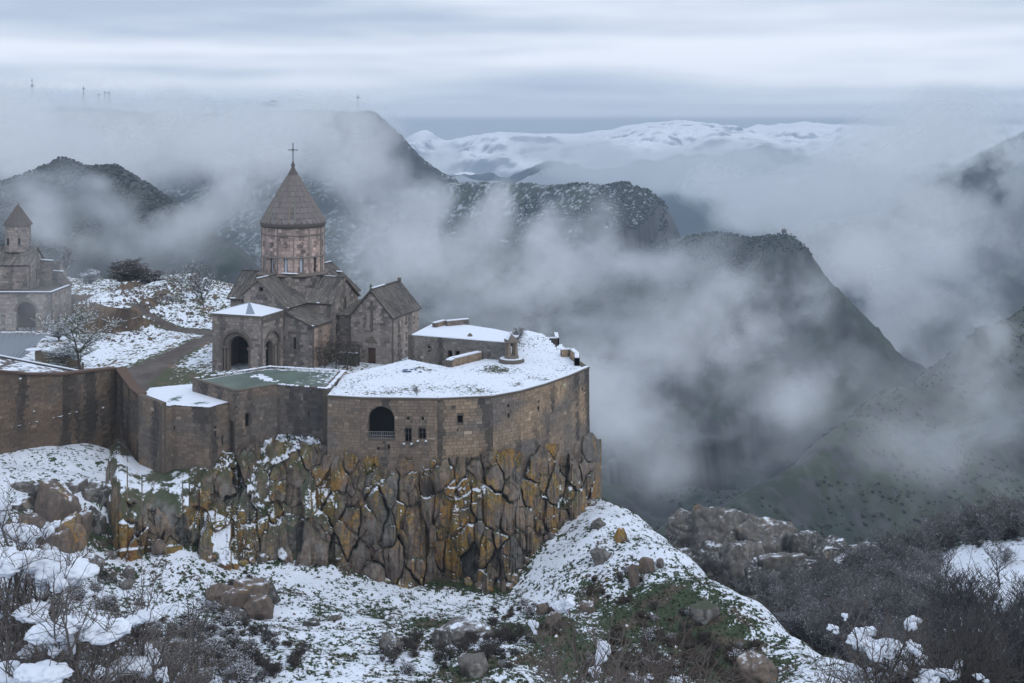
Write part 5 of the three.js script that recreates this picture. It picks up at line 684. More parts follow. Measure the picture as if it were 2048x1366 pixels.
// ---- gabled chapel to the right
const C3 = building('gabled_chapel', 'tall plain stone chapel with a steep gabled slab roof right of the church', 'chapel', [18.35, -1.7]);
{
  const t = C3, x0 = 14.3, x1 = 22.4, z0 = -7.65, z1 = 4.25, xm = 18.35, E = 8.5, Rg = 13.0;
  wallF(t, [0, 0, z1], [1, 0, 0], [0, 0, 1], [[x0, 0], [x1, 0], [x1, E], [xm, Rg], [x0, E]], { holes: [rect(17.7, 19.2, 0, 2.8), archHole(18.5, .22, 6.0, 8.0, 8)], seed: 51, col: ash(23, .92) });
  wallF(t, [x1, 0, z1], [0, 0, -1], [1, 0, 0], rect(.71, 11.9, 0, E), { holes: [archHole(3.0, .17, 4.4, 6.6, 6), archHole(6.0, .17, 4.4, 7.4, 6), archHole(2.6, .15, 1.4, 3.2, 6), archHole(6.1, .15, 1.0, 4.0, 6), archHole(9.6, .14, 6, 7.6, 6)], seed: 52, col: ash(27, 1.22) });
  wallF(t, [x0, 0, z1], [0, 0, -1], [-1, 0, 0], rect(.71, 11.9, 0, E), { seed: 53 });
  wallF(t, [0, 0, z0], [1, 0, 0], [0, 0, -1], [[x0 + .71, 0], [x1 - .71, 0], [x1 - .71, E + .5], [xm, Rg - .3], [x0 + .71, E + .5]], { stones: false });
  roofP(t, [[x1 + .4, E - .25, z1 + .35], [x1 + .4, E - .25, z0 - .35], [xm, Rg + .2, z0 - .35], [xm, Rg + .2, z1 + .35]]);
  roofP(t, [[x0 - .4, E - .25, z0 - .35], [x0 - .4, E - .25, z1 + .35], [xm, Rg + .2, z1 + .35], [xm, Rg + .2, z0 - .35]]);
  beam(t, 'snow', [xm, Rg + .42, z1 - .3], [xm, Rg + .42, z1 - 5.4], .42, .16, snowMat);
  beam(t, 'ridge_cap', [xm, Rg + .3, z1 + .3], [xm, Rg + .3, z0 - .3], .5, .14, ROOFM);
  for (const s of [-1, 1]) beam(t, 'rake_moulding', [xm + s * 4.4, E - .15, z1 + .2], [xm, Rg + .12, z1 + .2], .3, .26, TRIM);
  part('ridge_cross', local(t, mergeGeometries([boxG(xm - .09, xm + .09, Rg + .3, Rg + 1.2, z1 + .05, z1 + .25), boxG(xm - .28, xm + .28, Rg + .75, Rg + .92, z1 + .06, z1 + .24)])), M([.09, .085, .06]), t);
  part('ridge_stone', local(t, boxG(xm - .25, xm + .25, Rg + .2, Rg + .85, z0 - .3, z0 + .3)), TRIM, t);
  part('door', local(t, boxG(17.7, 19.2, 0, 2.8, z1 - .5, z1 - .4)), M([.085, .045, .03], .7), t);
  const pd = fgeo([[17.2, 3.6, z1 + .06], [19.7, 3.6, z1 + .06], [18.45, 5.1, z1 + .06], [17.45, 3.62, z1 + .12], [19.45, 3.62, z1 + .12], [18.45, 4.9, z1 + .12]], [[0, 1, 2], [3, 4, 5]]); part('door_pediment', local(t, pd), TRIM, t);
  part('relief_cross', local(t, mergeGeometries([boxG(18.2, 18.75, 5.6, 9.0, z1 + .045, z1 + .07), boxG(17.6, 19.2, 9.5, 10.2, z1 + .045, z1 + .07), boxG(18.1, 18.75, 9.01, 11.2, z1 + .046, z1 + .071)])), M([.115, .098, .087]), t);
  finish(t);
}
// low lean-to that fills the gap between church and chapel
const C4 = building('stone_annex', 'low dark stone annex wedged between the church and the chapel', 'annex', [12.5, 0]);
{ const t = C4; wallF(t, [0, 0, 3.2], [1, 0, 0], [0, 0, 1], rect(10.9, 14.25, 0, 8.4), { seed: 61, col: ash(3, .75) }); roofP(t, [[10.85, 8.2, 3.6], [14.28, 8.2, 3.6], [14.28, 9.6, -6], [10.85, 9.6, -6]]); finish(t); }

// ---- long low building behind the terrace
const LOWB = thing('low_building', 'long low stone building with small dark windows and a flat snowy roof', 'building', [0, 0, 0]);
{
  const A = G(823, 669, -37), B = G(1012, 684, -37), Cc = G(1040, 669, -37), D = G(868, 646, -37), u = new V3(B.x - A.x, 0, B.z - A.z), L = u.length(); u.normalize(); let n = new V3(-u.z, 0, u.x); if (n.z < 0) n.negate();
  const st = [], face = { o: new V3(A.x, -44, A.z), u, w: UP, n, poly: rect(0, L, 0, 6.9), holes: [] }, toS = (px) => { const k = (px - 1024) / F; return (-k * A.z - A.x) / (u.x + k * u.z); }, Y = (py, s) => -(py - HZ) / F * -(A.z + u.z * s) + 44;
  for (const [a, b, c, d] of [[856, 861, 692, 703], [896, 904, 701, 716], [911, 919, 702, 712]]) { const s = toS(a); face.holes.push(rect(s, toS(b), Y(d, s), Y(c, s))); }
  const uf = new V3().crossVectors(u, UP).dot(n) > 0; part('wall', uf ? slab(face, .7) : slabFlip(face, .7), MORTAR, LOWB); clad(st, face, { h: .36, len: [.4, .9], seed: 88, col: (p, s, t, R) => { const c = wallCol(p, s, t, R), m = (c[0] + c[1] + c[2]) / 3; return mix3(c, [m * 1.02, m, m * .98], .6); } }); inst('stone_block', bevelBlock, STONE, st, LOWB);
  const f2 = { ...face, o: face.o.clone().addScaledVector(n, -1.6), poly: rect(.4, L - .4, 0, 6.6), holes: [] }; part('dark_backing', uf ? slab(f2, .1) : slabFlip(f2, .1), VOID, LOWB);  // added near-black sheet, stands in for shade behind the small windows
  const sideU = new V3(D.x - A.x, 0, D.z - A.z), sl = sideU.length(); sideU.normalize(); part('side_wall', slab({ o: new V3(A.x, -44, A.z), u: sideU, w: UP, n: new V3().crossVectors(sideU, UP), poly: rect(0, sl, 0, 6.9), holes: [] }, .6), MORTAR, LOWB);
  const poly = [A, B, Cc, G(990, 658, -37), G(936, 650, -37), D].map((p) => [p.x, p.z]); part('snowy_roof', flat(poly, -36.98, .22), VC_SNOW(), LOWB);
}
function VC_SNOW() { return snowMat; }
// ---- belfry, column
{
  const b = G(1023, 722, -39.9), t = thing('belfry', 'small open stone belfry with four pillars on a round snowy plinth', 'belfry', b.toArray(), .35), R = rng(9), sc = .95;
  part('plinth', new THREE.CylinderGeometry(2.0, 2.15, .55, 18).translate(0, .2, 0), M([.12, .10, .088]), t); part('snow', new THREE.CylinderGeometry(1.85, 1.95, .06, 18).translate(0, .51, 0), snowMat, t); part('base', new THREE.CylinderGeometry(1.15, 1.3, .5, 8).translate(0, .78, 0), TRIM, t);
  for (const [x, z] of [[-.62, -.62], [.62, -.62], [-.62, .62], [.62, .62]]) part('pillar', new THREE.CylinderGeometry(.2, .36, 2.3, 7).translate(x * .95, 2.0, z * .95), M([.2, .16, .125]), t);
  part('lintel', new THREE.BoxGeometry(1.9, .4, 1.9).translate(0, 3.3, 0), M([.17, .14, .115]), t); part('roof', new THREE.ConeGeometry(1.35, .9, 4, 1).rotateY(Math.PI / 4).translate(0, 3.95, 0), M([.15, .125, .105]), t); part('snow', fgeo([[-.93, 3.56, .93], [-.93, 3.56, -.9], [0, 4.44, 0]], [[0, 2, 1]]).translate(-.03, .05, .0), snowMat, t); part('bell', new THREE.LatheGeometry([[.02, .5], [.16, .45], [.2, .15], [.3, 0]].map((p) => new THREE.Vector2(...p)), 10).translate(0, 2.45, 0), M([.08, .07, .05], .5, { metalness: .6 }), t);
  const c = G(940, 722, -43.9), q = thing('stone_column', 'slender carved stone column with a ringed cap by the courtyard wall', 'column', [W(940, 720, 203).x, -44, -203]), Y = (py) => -(py - HZ) / F * 203 + 44;
  part('shaft', new THREE.CylinderGeometry(.55, .62, Y(690), 8).translate(0, Y(690) / 2, 0), TRIM, q); part('collar', new THREE.CylinderGeometry(.85, .7, .35, 8).translate(0, Y(690), 0), M([.18, .15, .12]), q); part('shaft', new THREE.CylinderGeometry(.34, .36, Y(676) - Y(690), 8).translate(0, (Y(676) + Y(690)) / 2, 0), M([.13, .075, .06]), q); part('cap', new THREE.LatheGeometry([[.38, 0], [.48, .2], [.42, .5], [.22, .75], [.02, .85]].map((p) => new THREE.Vector2(...p)), 10).translate(0, Y(676), 0), M([.15, .12, .10]), q); part('snow', new THREE.SphereGeometry(.5, 8, 5).scale(1, .25, 1).translate(-.3, Y(690) + .2, .3), snowMat, q);
}
// ---- small domed church on the left
const C5 = thing('domed_chapel', 'small hazy stone chapel with a conical cap above a porch with a dark arch', 'chapel', [-101, -44, -253]);
{
  const t = C5; t.off = [-101, -253]; t.stones = []; t.mort = []; t.tiles = []; const mk = ash(60, 1.0);
  const wf = (o, u, n, poly, op = {}) => wallF(t, [o[0], o[1], o[2]], u, n, poly, { col: mk, ...op });
  // porch block (x -130..-95.3, d 248..259.5, to y 7.7)
  wf([0, 0, -248], [1, 0, 0], [0, 0, 1], rect(-122, -95.3, 0, 7.7), { holes: [archHole(-100.4, 1.95, 0, 3.9, 18), archHole(-110.5, 1.95, 0, 3.9, 18)], seed: 91, thick: .8 });
  wf([-95.3, 0, -248], [0, 0, -1], [1, 0, 0], rect(.81, 11.5, 0, 7.7), { seed: 92 });
  wf([0, 0, -251.5], [1, 0, 0], [0, 0, 1], rect(-122, -96.1, 0, 7), { stones: false, thick: .2 });
  part('porch_roof', local(t, boxG(-122, -95.0, 7.72, 7.95, -260, -247.7)), ROOFM, t);
  part('snow', local(t, mergeGeometries([boxG(-122, -95.0, 7.955, 8.1, -248.2, -247.7), boxG(-95.5, -95.0, 7.955, 8.1, -259.5, -248.21)])), snowMat, t);
  for (let i = 0; i < 13; i++) { const a = (i + .5) / 13 * Math.PI, g = new THREE.BoxGeometry(.5, .55, .14); g.rotateZ(a); g.translate(-100.4 + 2.25 * Math.cos(a), 3.9 + 2.25 * Math.sin(a), -247.97); part('arch_stone', local(t, g), TRIM, t); }
  // body
  wf([0, 0, -251.9], [1, 0, 0], [0, 0, 1], rect(-116, -101.4, 7.9, 13.2), { holes: [rect(-110.4, -109.9, 11.3, 12.4)], seed: 93 });
  wf([-101.4, 0, -251.9], [0, 0, -1], [1, 0, 0], [[.71, 7.9], [8, 7.9], [8, 13.2], [4, 16.3], [.71, 13.8]], { holes: [archHole(4, .25, 9.5, 11.5, 6)], seed: 94 });
  roofP(t, [[-116, 13.0, -251.5], [-101.1, 13.0, -251.5], [-101.1, 16.5, -255.9], [-116, 16.5, -255.9]]); roofP(t, [[-101.1, 13.0, -260.3], [-116, 13.0, -260.3], [-116, 16.5, -255.9], [-101.1, 16.5, -255.9]]);
  // drum and cap
  const cx = (36 - 1024) / F * 256, dr = part('drum', local(t, new THREE.CylinderGeometry(2.54, 2.54, 5.6, 8).rotateY(Math.PI / 8).translate(cx, 18.3, -256)), MORT2, t), S = [], Rr = rng(31), pts = [...Array(8)].map((_, i) => { const a = (i + .5) / 8 * 6.2832; return X(cx + 101 + 2.55 * Math.sin(a), 15.5, -256 + 253 + 2.55 * Math.cos(a)); });
  for (let i = 0; i < 8; i++) { const A = pts[i], B = pts[(i + 1) % 8], u = B.clone().sub(A), L = u.length(); u.normalize(); let n = X(u.z, 0, -u.x); if (n.dot(A.clone().sub(X(cx + 101, 0, -3))) < 0) n.negate(); clad(S, { o: A, u, w: UP, n, poly: rect(0, L, 0, 5.6), holes: [] }, { h: .5, len: [.5, 1], col: mk, seed: 300 + i, out: [.02, .05] }); }
  inst('stone_block', bevelBlock, STONE, S, dr); for (const [x, y] of [[-1.1, 17.0], [1.3, 17.0]]) part('window', local(t, boxG(cx + x - .18, cx + x + .18, y, y + 1.5, -253.63, -253.4)), VOID, dr);
  const g = new THREE.ConeGeometry(2.95, 4.4, 8); g.rotateY(Math.PI / 8); g.translate(cx, 23.3, -256); const cap = part('cone_roof', local(t, g), M([.11, .095, .088]), t); for (let k = 0; k < 8; k++) { const a = (k + .5) / 8 * 6.2832, q = new THREE.CylinderGeometry(.06, .1, 5.2, 5); q.rotateX(-(Math.PI / 2 - Math.atan2(4.4, 2.9))); q.translate(0, 23.3, 1.5); q.rotateY(a); q.translate(cx, 0, -256); part('roof_rib', local(t, q), TRIM, cap); }
  part('finial', local(t, new THREE.ConeGeometry(.2, .9, 8).translate(cx, 25.7, -256)), TRIM, t);
  // low stepped wing on the right
  wf([-97.2, 0, -258], [0, 0, -1], [1, 0, 0], [[0, 7.9], [4, 7.9], [4, 10.2], [0, 13.2]], { seed: 96 }); wf([0, 0, -258], [1, 0, 0], [0, 0, 1], [[-101.35, 7.9], [-94.5, 7.9], [-97.2, 11.0], [-98.8, 13.2], [-101.35, 13.4]], { seed: 97, col: ash(60, .8) });
  beam(t, 'snow', [-101.2, 13.5, -258], [-98.7, 13.3, -258], .6, .18, snowMat); beam(t, 'snow', [-98.6, 11.15, -258], [-96.5, 11.0, -258], .6, .16, snowMat);
  finish(t);
}
// ---------------------------------------------------------------- monastery ground: courtyard, path, earth bank
const PB = [[-200, 330], [-90, 305], [-62, 292], [-44, 262], [-24, 238], [-12, 222], [-4, 208]];            // rim of the shelf, towards the valley
const rimD = (x) => { for (let i = 0; i < PB.length - 1; i++) if (x <= PB[i + 1][0]) return mix(PB[i][1], PB[i + 1][1], clamp((x - PB[i][0]) / (PB[i + 1][0] - PB[i][0]))); return 200; };
const shelfFront = [[-140, 160], [-71.3, 170.6], [-65.5, 178.5], [-61, 187.3], [-54.8, 178.6], [-51.5, 173], [-46, 174], [-40, 176], [-27, 180], [-24, 188], [-6, 199], [4, 205]];
const shelfPoly = [...shelfFront, [10, 230], [10, 345], [-220, 345], [-220, 160]];
const bankLine = [[142, 668, 6], [170, 672, 6], [215, 668, 5], [250, 664, 4.2], [272, 660, 2.5]].map(([px, py, h]) => { const p = G(px, py, -44); return [p.x, -p.z, h]; });
function shelfH(x, d) {
  let h = -44 + 0.35 * fbm2(x * .12, d * .12, 3); const rd = rimD(x) - d;
  const bx = clamp((x + 92) / 14); let bd = 0, bh = 0; for (let i = 0; i < bankLine.length - 1; i++) { const [ax, ad, ah] = bankLine[i], [cx, cd, ch] = bankLine[i + 1]; if (x >= ax && x <= cx) { const t = (x - ax) / (cx - ax); bd = mix(ad, cd, t); bh = mix(ah, ch, t); } } if (x < bankLine[0][0]) { bd = 262; bh = 5; }
  if (x > bankLine[4][0] && x < bankLine[4][0] + 8) { bd = bankLine[4][1]; bh = 2.5 * (1 - (x - bankLine[4][0]) / 8); }
  if (bh) h += bh * sstep(-0.5, 3.2, d - bd + 0.8 * n2(x * .5, d * .5)) * (1 - 0.5 * sstep(14, 40, d - bd));
  h += sstep(252, 285, d) * sstep(-95, -74, x) * 3.2; h += 0.5 * sstep(258, 262, d) * fbm2(x * .7, d * .7, 3);
  if (rd < 0) h += rd * 0.9 + fbm2(x * .1, d * .1, 3) * 3 * sstep(0, -12, rd); return h;
}
const pathA = [[225, 790, 26], [260, 758, 22], [310, 730, 15], [355, 705, 11], [385, 690, 9], [405, 680, 9], [440, 668, 8]], pathB = [[420, 664, 7], [380, 660, 5.5], [330, 655, 4.5], [285, 650, 3.5], [262, 652, 3]];
const onPath = (P) => { const q = P.map(([px, py, w]) => { const p = G(px, py, -44); return [p.x, -p.z, w / F * -p.z * 2.2]; }); return (x, d) => { let m = 9; for (let i = 0; i < q.length - 1; i++) { const [ax, ad, aw] = q[i], [bx, bd, bw] = q[i + 1], ux = bx - ax, ud = bd - ad, t = clamp(((x - ax) * ux + (d - ad) * ud) / (ux * ux + ud * ud)); m = Math.min(m, Math.hypot(x - ax - ux * t, (d - ad - ud * t) * .6) / mix(aw, bw, t)); } return m; }; };
const pA = onPath(pathA), pB = onPath(pathB), yard = G(330, 770, -44);
{
  const x0 = -125, x1 = 12, d0 = 165, d1 = 320;
  const tex = dataTex(1536, 1536, (u, v) => {
    const x = mix(x0, x1, u), d = mix(d0, d1, v), a = fbm2(x * .35, d * .25, 4), b = 0.5 * n2(x * 2.4, d * 1.4) + 0.35 * n2(x * 6, d * 3.6) + .2 * n2(x * 13, d * 8), e = Math.min(pA(x, d), pB(x, d)) + 0.5 * a + 0.25 * b;
    let c = mix3([0.062, 0.046, 0.038], [0.115, 0.094, 0.082], clamp(.5 + a + .5 * b)); const green = mix3([0.045, 0.06, 0.022], [0.075, 0.07, 0.04], clamp(.5 + b));
    const road = 1 - sstep(0.8, 1.15, e); let th = -0.25 + 0.5 * a + 0.8 * (1 - sstep(1.1, 1.9, e)) + 1.2 * sstep(14, 4, Math.hypot(x - yard.x, (d + yard.z) * .7)) * 0.7; if (d > 262) th += .22; const fl = sstep(0.94, 0.75, 1 / Math.hypot(1, (shelfH(x, d + .6) - shelfH(x, d - .6)) / 1.2, (shelfH(x + .6, d) - shelfH(x - .6, d)) / 1.2));
    th += fl * 1.3; const s = sstep(-.06, .12, b - th) * (1 - road); let g = mix3(green, mix3([0.060, 0.044, 0.033], [0.135, 0.092, 0.06], clamp(.45 + 1.6 * a + .8 * b)), Math.max(fl, sstep(0.2, .5, a))); g = mix3(g, c, road); return mix3(g, SNOW, s);
  });
  single('courtyard_ground', gridMesh(x0, x1, d0, d1, 180, 200, shelfH, null, (x, d) => polyIn(shelfPoly, x, d)), new THREE.MeshStandardMaterial({ map: tex, roughness: .95 }), 'snowy monastery ground with a muddy track curving past the church', 'ground', null, 'structure');
}
const onShelf = (px, py) => { const p = G(px, py, -44); for (let k = 0; k < 6; k++) { const h = shelfH(p.x, -p.z), q = G(px, py, h); p.copy(q); } return p; };

// ---- small buildings inside the left wall
{
  const t = thing('lean_to_roof', 'low lean-to roof patched with snow behind the left curtain wall', 'roof', [0, 0, 0]), q = [W(-60, 738, 168), W(125, 751, 177.2), W(170, 746, 184), W(-60, 702, 182)], pts = q.map((p) => [p.x, p.y - .1, p.z]), g = fgeo([...pts], [[0, 1, 2, 3]]);
  const pos = [], col = [], NX = 60, NY = 26; for (let j = 0; j <= NY; j++) for (let i = 0; i <= NX; i++) { const a = q[0].clone().lerp(q[1], i / NX), b = q[3].clone().lerp(q[2], i / NX), p = a.lerp(b, j / NY); p.y -= .1; pos.push(p.x, p.y, p.z); const n = fbm2(p.x * .7, p.z * .7, 3) + .6 * n2(p.x * 3, p.z * 2); col.push(...mix3([.09, .075, .065], SNOW, sstep(-.05, .2, n + (j < 4 ? .5 : 0)))); }
  const idx = []; for (let j = 0; j < NY; j++) for (let i = 0; i < NX; i++) { const a = j * (NX + 1) + i, b = a + 1, c = a + NX + 1, e = c + 1; idx.push(a, b, e, a, e, c); } const r = new THREE.BufferGeometry(); r.setAttribute('position', new THREE.Float32BufferAttribute(pos, 3)); r.setAttribute('color', new THREE.Float32BufferAttribute(col, 3)); r.setIndex(idx); r.computeVertexNormals(); part('roof', r, VC(), t);
  const beamW = (n, A, B, w, h, m, dy) => { const u = B.clone().sub(A), L = u.length(), g = new THREE.BoxGeometry(L, h, w); g.rotateZ(Math.asin(u.y / L)); g.rotateY(Math.atan2(-u.z, u.x)); g.translate((A.x + B.x) / 2, (A.y + B.y) / 2 + dy, (A.z + B.z) / 2); part(n, g, m, t); };
  beamW('edge_board', q[3], q[2], .5, .5, M([.06, .062, .066]), -.1); beamW('snow', q[3], q[2], .4, .12, snowMat, .22);
  part('rear_wall', fgeo([[q[3].x, q[3].y - .3, q[3].z - .4], [q[2].x, q[2].y - .3, q[2].z - .4], [q[2].x, -45, q[2].z - .4], [q[3].x, -45, q[3].z - .4]], [[0, 1, 2, 3]]), MORTAR, t);
  const h = thing('shed', 'ochre rendered shed with a grey metal roof behind the curtain wall', 'shed', [0, 0, 0]), A = W(-40, 690, 205), B = W(70, 697, 200), C = W(168, 740, 198);
  const wl = fgeo([[B.x, B.y, B.z], [C.x, C.y + 1.2, C.z], [C.x, -45, C.z], [B.x, -45, B.z]].map((p) => p), [[0, 3, 2, 1]]); part('wall', wl, M([.17, .135, .095]), h);
  const rp = [W(-60, 722, 198), W(45, 716, 198.5), W(93, 668, 214), W(-60, 668, 222)]; const rf = fgeo(rp.map((p) => p.toArray()), [[0, 1, 2, 3]]); part('metal_roof', rf, M([.135, .16, .19], .45), h);
  for (let k = 0; k < 14; k++) { const a = rp[0].clone().lerp(rp[1], k / 13), b = rp[3].clone().lerp(rp[2], k / 13), u = b.clone().sub(a), L = u.length(), g = new THREE.BoxGeometry(.08, .08, L); g.lookAt(u); g.translate((a.x + b.x) / 2, (a.y + b.y) / 2 + .05, (a.z + b.z) / 2); part('roof_seam', g, M([.12, .14, .165], .45), h); }
  const sn = new THREE.IcosahedronGeometry(1, 2); sn.scale(1.4, .2, 1.2); const sp = W(68, 700, 200); sn.translate(sp.x, sp.y + .1, sp.z); part('snow', sn, snowMat, h);
  const y = thing('terrace_wall', 'dark retaining wall of a lower yard in front of the domed chapel', 'wall', [0, 0, 0]), a = W(-40, 668, 232), b = W(66, 668, 232); part('wall', boxG(a.x, b.x, -47, a.y - .35, -232.8, -232), M([.10, .095, .09]), y); part('coping', boxG(a.x, b.x + .1, a.y - .345, a.y, -232.9, -231.9), M([.15, .12, .105]), y);
}

// ---------------------------------------------------------------- plants
function stick(arr, a, b, ra, rb, k = 4) {
  const u = b.clone().sub(a).normalize(), s = Math.abs(u.y) > .9 ? X(1, 0, 0) : X(0, 1, 0), e = new V3().crossVectors(u, s).normalize(), f = new V3().crossVectors(u, e), P = (c, r, i) => { const t = i / k * 6.2832, x = r * Math.cos(t), y = r * Math.sin(t); return [c.x + e.x * x + f.x * y, c.y + e.y * x + f.y * y, c.z + e.z * x + f.z * y]; };
  for (let i = 0; i < k; i++) { const p = P(a, ra, i), q = P(a, ra, i + 1), r = P(b, rb, i + 1), t = P(b, rb, i); arr.push(...p, ...r, ...q, ...p, ...t, ...r); }
}
const tri = (arr, col) => { const g = new THREE.BufferGeometry(); g.setAttribute('position', new THREE.Float32BufferAttribute(arr, 3)); if (col) { const c = []; for (let i = 0; i < arr.length / 3; i++) c.push(...col); g.setAttribute('color', new THREE.Float32BufferAttribute(c, 3)); } g.computeVertexNormals(); return g; };
function snowOn(arr, a, b, w) { if (Math.abs(b.y - a.y) > a.distanceTo(b) * .85) return; const up = w * .8, u = X(b.z - a.z, 0, a.x - b.x).normalize().multiplyScalar(w), T = a.clone().lerp(b, .15), Q = a.clone().lerp(b, .85), p = [T.clone().add(u), T.clone().sub(u), Q.clone().sub(u), Q.clone().add(u)], m = T.clone().lerp(Q, .5); m.y += up * 1.7; for (let i = 0; i < 4; i++) { const c = p[i], d = p[(i + 1) % 4]; arr.push(c.x, c.y, c.z, d.x, d.y, d.z, m.x, m.y, m.z); } }
function treeGeo(seed, H, { tr = .03, levels = 4, spread = .7, up = .3, kids = [5, 5, 4, 4], snow = .4, first = .3, lean = 0, stems = 1, sw = 1, minR = .012 } = {}) {
  const R = rng(seed), trunk = [], twig = [], sn = [];
  function grow(a, dir, len, r, lv) {
    const n = lv === 0 ? 5 : lv === 1 ? 4 : 2; let p = a.clone(), d = dir.clone(); const seg = len / n, nodes = [];
    for (let i = 0; i < n; i++) { d.add(X((R() - .5) * .35, (R() - .5) * .2 + up * .12, (R() - .5) * .35)).normalize(); const q = p.clone().addScaledVector(d, seg), r0 = r * (1 - .75 * i / n), r1 = r * (1 - .75 * (i + 1) / n); stick(lv < 1 ? trunk : twig, p, q, Math.max(minR, r0), Math.max(minR * .8, r1), lv < 1 ? 6 : lv < 2 ? 4 : 3); if (lv > 0 && R() < snow) snowOn(sn, p, q, Math.max(minR * 1.5, r0 * 1.3) * sw); nodes.push([q.clone(), d.clone(), r1, (i + 1) / n]); p = q; }
    if (lv + 1 >= levels) return; const K = kids[lv];
    for (let k = 0; k < K; k++) { const f = lv === 0 ? mix(first, 1, (k + R() * .8) / K) : mix(.25, 1, (k + R()) / K), nd = nodes[Math.min(n - 1, Math.floor(f * n))], az = R() * 6.2832, e = X(Math.cos(az), 0, Math.sin(az)), dd = nd[1].clone().multiplyScalar(1 - spread).addScaledVector(e, spread).add(X(0, up * (lv === 0 ? .8 : .4), 0)).normalize(); grow(nd[0], dd, len * (lv === 0 ? .52 : .6) * (.7 + .6 * R()) * (lv === 0 ? 1.15 - .5 * f : 1), Math.max(minR, nd[2] * .75 + r * .08), lv + 1); }
  }
  for (let s = 0; s < stems; s++) { const az = R() * 6.28, l = stems > 1 ? .45 : lean; grow(X(0, -.2, 0), X(Math.cos(az) * l, 1, Math.sin(az) * l).normalize(), H * .62 * (.8 + .4 * R()), H * tr, 0); }
  return { trunk, twig, sn };
}
const BARK = M([.075, .062, .054]), TWIG = M([.11, .095, .085]), TWIGD = M([.05, .045, .04]), FROST = M([.55, .58, .62]);
function tree(name, label, cat, at, turn, seed, H, op, mats = [BARK, TWIG], group) { const t = thing(name, label, cat, at.toArray(), turn, group), g = treeGeo(seed, H, op); if (g.trunk.length) part('trunk', tri(g.trunk), mats[0], t); part('crown', tri(g.twig), mats[1], t); if (g.sn.length) part('snow', tri(g.sn), op.frost ? FROST : snowMat, t, 'stuff'); return t; }

// trees round the monastery
tree('orchard_tree', 'frosted spreading tree with a dark leaning trunk behind the left wall', 'tree', W(168, 748, 196).setY(-44.2), .6, 21, 16.5, { kids: [11, 9, 8, 6], levels: 4, spread: .72, up: .3, snow: .5, sw: 1.1, first: .32, tr: .018, lean: .22, minR: .027, frost: 1 }, [BARK, M([.10, .11, .07])]);
tree('orchard_tree', 'smaller frosted tree leaning left over the ochre shed', 'tree', W(118, 745, 199).setY(-44.2), 2.0, 23, 10, { kids: [13, 10, 8, 7], spread: .85, up: .2, snow: .6, sw: 1.2, first: .18, tr: .018, minR: .026, stems: 2, frost: 1 }, [BARK, M([.10, .11, .07])]);
tree('bare_tree', 'tall hazy bare tree standing just left of the church', 'tree', W(408, 632, 272).setY(-44), 1.2, 27, 14, { kids: [11, 9, 7, 5], spread: .62, up: .45, snow: .2, minR: .028, tr: .018, first: .2, frost: 1 }, [BARK, M([.13, .125, .12])]);
tree('bare_tree', 'thin bare tree on the slope behind the small domed chapel', 'tree', W(128, 572, 300).setY(-41), .4, 31, 8.5, { kids: [8, 6, 5, 4], spread: .6, up: .4, snow: .3, minR: .02, frost: 1 });
tree('bare_tree', 'low bare tree at the edge of the field behind the track', 'tree', W(352, 612, 285).setY(-41.5), .4, 33, 6, { kids: [8, 6, 5, 4], spread: .7, up: .3, snow: .25, minR: .02, stems: 2, frost: 1 });
tree('pale_shrub', 'pale frosted round shrub right of the domed chapel', 'shrub', W(177, 592, 285).setY(-40), .4, 35, 4.4, { kids: [9, 8, 6, 5], spread: .8, up: .3, stems: 4, snow: .9, sw: 1.4, minR: .03, first: .1, frost: 1 }, [BARK, M([.2, .2, .18])]);
tree('brown_thicket', 'dense dark brown thicket on the field above the earth bank', 'shrub', W(262, 602, 292).setY(-41.2), .4, 37, 7.5, { kids: [12, 9, 7, 5], spread: .8, up: .25, stems: 7, snow: .03, minR: .035, first: .08 }, [BARK, M([.10, .082, .075])]);
tree('brown_thicket', 'smaller dark brown thicket beside the larger one on the field', 'shrub', W(300, 606, 292).setY(-41.2), 1.4, 39, 5.0, { kids: [12, 9, 7, 5], spread: .8, up: .2, stems: 5, snow: .15, minR: .035, first: .08 }, [BARK, M([.085, .066, .06])]);
tree('frosted_shrub', 'frosted pinkish shrub by the far bend of the track', 'shrub', W(330, 638, 268).setY(-42.4), 1.0, 41, 3.6, { kids: [10, 8, 6, 5], spread: .85, up: .2, stems: 6, snow: .6, minR: .025, first: .05, frost: 1 }, [BARK, M([.15, .115, .105])]);
tree('frosted_shrub', 'frosted shrub on the green bank below the orchard tree', 'shrub', W(118, 690, 236).setY(-43.6), 1.0, 43, 3.4, { kids: [10, 8, 6, 5], spread: .85, up: .2, stems: 5, snow: .9, sw: 1.5, minR: .02, first: .05, frost: 1 });
tree('terrace_shrub', 'small leafless shrub growing behind the belfry', 'shrub', W(1033, 683, 205).setY(-38.3), 1.0, 45, 2.8, { kids: [8, 7, 5, 4], spread: .7, up: .4, stems: 4, snow: .3, minR: .014, first: .1, frost: 1 }, [BARK, M([.1, .09, .08])]);
tree('terrace_shrub', 'tiny bare shrub near the front edge of the terrace above the loggia', 'shrub', W(835, 792, 173).setY(-40), 1.0, 47, 1.5, { kids: [6, 5, 4, 3], spread: .6, up: .4, stems: 3, snow: .1, minR: .01, first: .2 });
